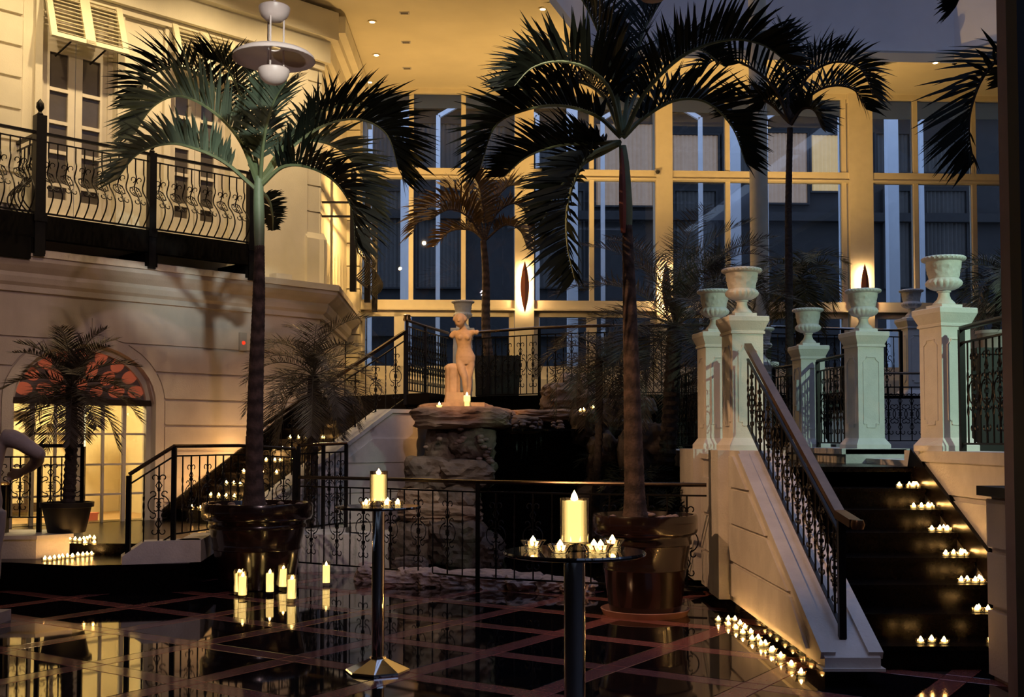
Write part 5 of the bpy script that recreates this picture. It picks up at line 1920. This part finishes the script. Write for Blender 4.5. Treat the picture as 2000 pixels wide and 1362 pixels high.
# ================================================================== PENDANT LAMPS
def pendant(label, loc):
    t = thing('pendant_lamp', label, 'lamp', loc, 0, 'saucer pendant lamps')
    n = 40
    R = .365
    prof = [(R, 0), (R - .003, .006)] + [(R * cos(a), .105 * sin(a) + .004) for a in [radians(q) for q in (12, 24, 36, 50, 64, 78)]] + [(.06, .109)]
    inner = [(.06, .098)] + [(R * .985 * cos(a), .096 * sin(a)) for a in [radians(q) for q in (78, 64, 50, 36, 24, 12)]] + [(R - .004, -.002)]
    MB().lathe(prof + inner, n, cap=False).build('saucer_shade', LAMPW, t, smooth=True, world=False)
    bowl = [(.0, -.225), (.04, -.221), (.08, -.205), (.115, -.172), (.135, -.13), (.140, -.095), (.132, -.085), (.03, -.082)]
    MB().lathe(bowl, n).build('lower_bowl', LAMPW, t, smooth=True, world=False)
    MB().lathe([(r, z + .565) for r, z in bowl], n).build('upper_bowl', LAMPW, t, smooth=True, world=False)
    for k in range(3):
        a = radians(20 + 120 * k)
        MB().tube([(.085 * cos(a), .085 * sin(a), -.10), (.085 * cos(a), .085 * sin(a), .50)], .0085, 6).build('rod', LAMPW, t, world=False)
    MB().tube([(0, 0, .48), (0, 0, ZC - loc[2])], .012, 6).build('stem', LAMPW, t, world=False)
    MB().lathe([(.09, ZC - loc[2] - .05), (.10, ZC - loc[2])], 20).build('ceiling_rose', LAMPW, t, world=False)
    return t


lp = at(535, 117, 9.9)
lamp0 = pendant('white saucer pendant lamp hanging above the left palm', tuple(lp))
l2_ = at(1275, 4, 8.04)
dup(lamp0, (l2_.x, 8.04, l2_.z + .225), 0, 'pendant lamp of which only the bowl tip shows at the top edge')

# ================================================================== TABLES AND CANDLES
def table(label, x, y):
    t = thing('cocktail_table', label, 'table', (x, y, 0), 0, 'standing cocktail tables')
    MB().lathe([(.0, 1.052), (.265, 1.052), (.275, 1.057), (.277, 1.063), (.272, 1.070), (.0, 1.070)], 64).build('tabletop', DARKGLASS, t, smooth=True, world=False)
    MB().tube([(0, 0, .05), (0, 0, 1.045)], .041, 32).build('pole', CHROME, t, smooth=True, world=False)
    MB().lathe([(.10, 1.040), (.10, 1.052)], 24).build('top_plate', CHROME, t, world=False)
    b = MB().lathe([(.205, 0), (.21, .008), (.205, .018), (.055, .085), (.052, .10)], 8)
    b.build('base', CHROME, t, world=False)
    return t


T1 = fl(738, 1312)
T2 = at(1122, 1072, 4.39)
table('chrome cocktail table standing whole in front of the waterfall', T1.x, T1.y)
table('nearer chrome cocktail table with its base below the picture', T2.x, T2.y)


def flamemesh(h, r):
    return MB().lathe([(.0, 0), (r * .75, h * .15), (r, h * .32), (r * .75, h * .58), (r * .32, h * .82), (0, h)], 8)


ME_TW = meshof(MB().lathe([(0, .006), (.0185, .006), (.0185, .018), (0, .0185)], 12), 'wax', WAXT)
ME_TF = meshof(flamemesh(.034, .0125), 'flame', FLAME, True)
_oct = MB().lathe([(.030, 0), (.034, .002), (.032, .012), (.040, .034), (.036, .034), (.026, .008), (.0, .005)], 8)
ME_TC = meshof(_oct, 'glass_cup', CUP)
_star = MB().lathe([(.026, 0), (.030, .004), (.028, .010), (.046, .036), (.038, .036), (.022, .008), (0, .005)], 16, rf=lambda r, z, a: r * (1 + .12 * cos(8 * a)))
ME_TS = meshof(_star, 'glass_cup', CUP)


ROWS = {}


def tealight(p, label, group, star=False, s=1.0, cat='candle'):
    t = bpy.data.objects.new('tealight', ME_TS if star else ME_TC)
    t.location = p
    t.rotation_euler = (0, 0, random.uniform(0, 1))
    t.scale = (s, s, s)
    COL.objects.link(t)
    tag(t, label, cat, group)
    share('wax', ME_TW, t, (0, 0, 0))
    share('flame', ME_TF, t, (0, 0, .019))
    ROWS.setdefault(label, []).append(t)
    return t


def pillar(p, label, group, r_wax, h_wax, r_gl, h_gl, square=False, flame=1.0):
    t = thing('pillar_candle', label, 'candle', tuple(p), random.uniform(-.2, .2) if square else 0, group)
    n = 4 if square else 32
    k = 1.25 if square else 1
    b = MB()
    rt = r_gl * k
    rb = rt * (.82 if square else 1)
    off = pi / 4
    prof = [(rb, 0), (rb + (rt - rb) * .1, .02), (rt, h_gl), (rt - .006, h_gl), (rb - .004, .035), (0, .030)]
    b.lathe(prof, n)
    if square:
        R = Matrix.Rotation(off, 3, 'Z')
        b.v = [R @ v for v in b.v]
    b.build('glass_holder', CUP, t, smooth=not square, world=False)
    MB().lathe([(0, .036), (r_wax, .036), (r_wax, .036 + h_wax), (r_wax * .9, .036 + h_wax + .004), (r_wax * .5, .036 + h_wax - .006), (0, .036 + h_wax - .008)], 24).build('wax', WAX, t, smooth=True, world=False)
    b = flamemesh(.042 * flame, .013 * flame)
    for i, v in enumerate(b.v):
        b.v[i] = v + Vector((0, 0, .036 + h_wax + .002))
    b.build('flame', FLAMEB, t, smooth=True, world=False)
    MB().tube([(0, 0, .03 + h_wax - .01), (0, 0, .036 + h_wax + .008)], .002, 5).build('wick', DARKWOOD, t, world=False)
    return t


for x, y, lab in ((467, 1163, 'floor candle at the left, behind the other of its pair'), (474, 1170, 'floor candle at the left, front of its pair before the pot'), (527, 1163, 'floor candle in the middle before the pot, left of two close ones'),
                  (553, 1153, 'floor candle rearmost of the three right of the pot centre'), (570, 1177, 'floor candle nearest the camera, right of the pot centre'), (637, 1145, 'floor candle standing alone right of the pot')):
    pillar(fl(x, y), lab, 'square glass floor candles', .036, .17, .050, .25, True)
pillar((T1.x, T1.y, 1.070), 'hurricane candle on the farther cocktail table', None, .040, .165, .058, .228)
pillar((T2.x, T2.y, 1.070), 'hurricane candle on the nearer cocktail table', None, .038, .155, .055, .205)
pk = at(858, 815, 13.9)
rzl = at(858, 818, 13.9).z
pillar((at(858, 818, 13.9).x, 13.9, rzl), 'pillar candle on the rock ledge left of the statue', None, .036, .13, .045, .16)
pillar((at(912, 802, 14.15).x, 14.15, at(912, 802, 14.15).z), 'tall candle standing at the statue foot', None, .040, .15, .045, .175)
for px, py, Y in ((876, 818, 13.85), (917, 813, 13.85), (921, 801, 14.0), (932, 801, 14.0), (938, 800, 14.0), (960, 801, 13.95)):
    tealight(at(px, py + 5, Y), 'tealight from the left on the rock ledge at the statue feet', 'tealights on the rock ledge', s=1.25)
for px, py in ((1134, 806), (1140, 805), (1159, 800)):
    tealight(at(px, py, 13.9), 'tealight from the left on the rocks right of the waterfall', 'tealights right of the waterfall')
for px, dy in ((715, -.11), (724, .10), (755, -.10), (757, .08), (777, -.06)):
    tealight((at(px, 985, T1.y + dy).x, T1.y + dy, 1.070), 'star glass tealight from the left on the farther cocktail table', 'tealights on the farther table', True)
for px, dy in ((1041, .05), (1094, -.12), (1160, -.10), (1173, -.12), (1196, .10)):
    tealight((at(px, 1065, T2.y + dy).x, T2.y + dy, 1.070), 'star glass tealight from the left on the nearer cocktail table', 'tealights on the nearer table', True, 1.05)
k4 = lambda x, y: (1250 + x / 4, 1100 + y / 4)
row = [(612, 428), (690, 465), (750, 495), (803, 528), (877, 578), (945, 618), (1025, 670), (1100, 718), (1213, 782), (1290, 840), (690, 425), (785, 428), (797, 460), (835, 490), (900, 527), (980, 573), (1055, 617), (1135, 665), (1230, 713), (1320, 778)]
for q, (x, y) in enumerate(row):
    p = fl(*k4(x, y), .035)
    tealight((min(p.x, XL - .06), p.y, 0), ('tealight from the far end, outer floor row along the stair cheek' if q < 10 else 'tealight from the far end, inner floor row against the stair cheek'), 'tealights along the stair cheek')
rows_ = {8: [], 7: [1285, 1340, 1360, 1390, 1410, 1450], 6: [1362, 1405, 1445, 1490, 1560], 5: [1460, 1505, 1543, 1588, 1625], 4: [1535, 1578, 1617, 1640, 1675, 1722], 3: [1618, 1650, 1695, 1727, 1755], 2: [1700, 1712, 1762], 1: [1390, 1450, 1518, 1775]}
for k, xs in rows_.items():
    for q, x in enumerate(xs):
        y = Y0 + TR * k + (.06, .10, .05, .08, .16, .12)[q % 6]
        X = (1300 + x / 2.826 - 1000) / F * y
        tealight((min(X, PX1 - .10), y, RI * k), 'tealight from the left on the %s step of the right stair' % ORD[k - 1], 'tealights on step %d of the right stair' % k)
for x, y in [(248, 605), (275, 605), (300, 600), (325, 597), (345, 593), (372, 590), (400, 590), (430, 583), (457, 582), (480, 580), (505, 578)]:
    tealight(fl(x / 2.826, 880 + y / 2.826 + 2, ZB), 'tealight from the left on the lower low step at left', 'tealights on the lower left step')
for x, y in [(385, 495), (415, 497), (440, 500), (462, 495), (480, 493), (495, 487), (520, 490), (470, 515), (520, 515)]:
    tealight(fl(x / 2.826, 880 + y / 2.826 + 2, ZL), 'tealight from the left on the upper low step at left', 'tealights on the upper left step')
lst = [(375, 998), (390, 996), (412, 972), (427, 972), (442, 970), (458, 972), (442, 948), (457, 946), (470, 948), (476, 921), (540, 920), (512, 921), (520, 897), (537, 896), (548, 895), (571, 896), (536, 873), (552, 874), (567, 873), (604, 873), (567, 850), (583, 850), (600, 850), (616, 851), (631, 849), (612, 828), (620, 829)]
zk_ = {998: 1, 996: 1, 972: 2, 970: 2, 948: 3, 946: 3, 921: 4, 920: 4, 897: 5, 896: 5, 895: 5, 873: 6, 874: 6, 850: 7, 851: 7, 849: 7, 828: 8, 829: 8}
for px, py in lst:
    k = zk_[py]
    u = .3 + .235 * (k - 1) + .10
    # intersection of the pixel column with the vertical plane of this tread
    pl0, d = LW.P(u, 0, 0), ray(px, py)
    tt = (pl0).dot(LW.u) / d.dot(LW.u)
    p = d * tt
    w = (p - pl0).dot(LW.n)
    w = min(max(w, .16), 2.35)
    tealight(LW.P(u, w, .40 + .159 * k), 'tealight from the left on the %s tread of the left stair' % ORD[k - 1], 'tealights on tread %d of the left stair' % k, s=1.15)

# ================================================================== SMALL FITTINGS
u, z = LW.hit(470, 668)
t = thing('alarm_box', 'small white wall box with a red light on the left facade', 'alarm', tuple(LW.P(u, .03, z)), LW.deg)
MB().box(-.055, .055, -.05, 0, -.13, .13).build('case', GREYPL, t, world=False)
MB().lathe([(.03, 0), (.028, .006), (0, .01)], 14).build('red_light', glow('red_light', (1, .06, .02), 1.0), t, world=False)
lo = t.children[-1]
lo.rotation_euler = (pi / 2, 0, 0)
lo.location = (0, -.052, -.02)
u, z = LW.hit(548, 530, -.1)
t = thing('light_fitting', 'small white box on the cornice ledge beside the left palm trunk', 'box', tuple(LW.P(u, -.1, 3.89)), LW.deg)
MB().box(-.14, .14, -.10, .10, .0, .13).build('case', WHITEPAINT, t, world=False)
MB().box(-.10, .16, -.14, -.09, .0, .04).build('foot', WHITEPAINT, t, world=False)
u, z = LW.hit(50, 463, .25)
t = thing('floodlight', 'dark floodlight with a tan lid on the cornice at far left', 'lamp', tuple(LW.P(u, .12, 3.89)), LW.deg)
MB().hexa([(-.2, -.1, .02), (.16, -.1, .02), (.16, .1, .02), (-.2, .1, .02), (-.22, -.13, .12), (.18, -.13, .20), (.18, .1, .22), (-.22, .1, .14)]).build('body', IRON, t, world=False)
MB().hexa([(-.23, -.14, .12), (.18, -.14, .20), (.18, .1, .22), (-.23, .1, .14), (-.23, -.14, .14), (.18, -.14, .225), (.18, .1, .245), (-.23, .1, .16)]).build('lid', mat('tan_lid', (.35, .2, .1), .5, var=.1), t, world=False)
MB().box(-.03, .03, -.03, .03, 0, .03).build('bracket', IRON, t, world=False)
q = BK.hit(1281, 340)
t = thing('security_camera', 'small dome camera on the transom beside the palm hidden column', 'camera', tuple(BK.P(q[0], .14, q[1])), BK.deg)
MB().box(-.05, .05, -.04, .02, -.05, .05).build('mount', GREYPL, t, world=False)
MB().lathe([(0, -.05), (.03, -.04), (.045, -.005), (.045, .01)], 14, (0, -.07, 0)).build('dome', BLACKPOT, t, smooth=True, world=False)

for lab, ts in ROWS.items():
    if len(ts) < 2:
        continue
    ts.sort(key=lambda o: -o.location.y if False else (-o.location.y if 'far end' in lab else o.location.x / o.location.y))
    for k, o in enumerate(ts):
        o['label'] = ORD[k] + ' ' + lab
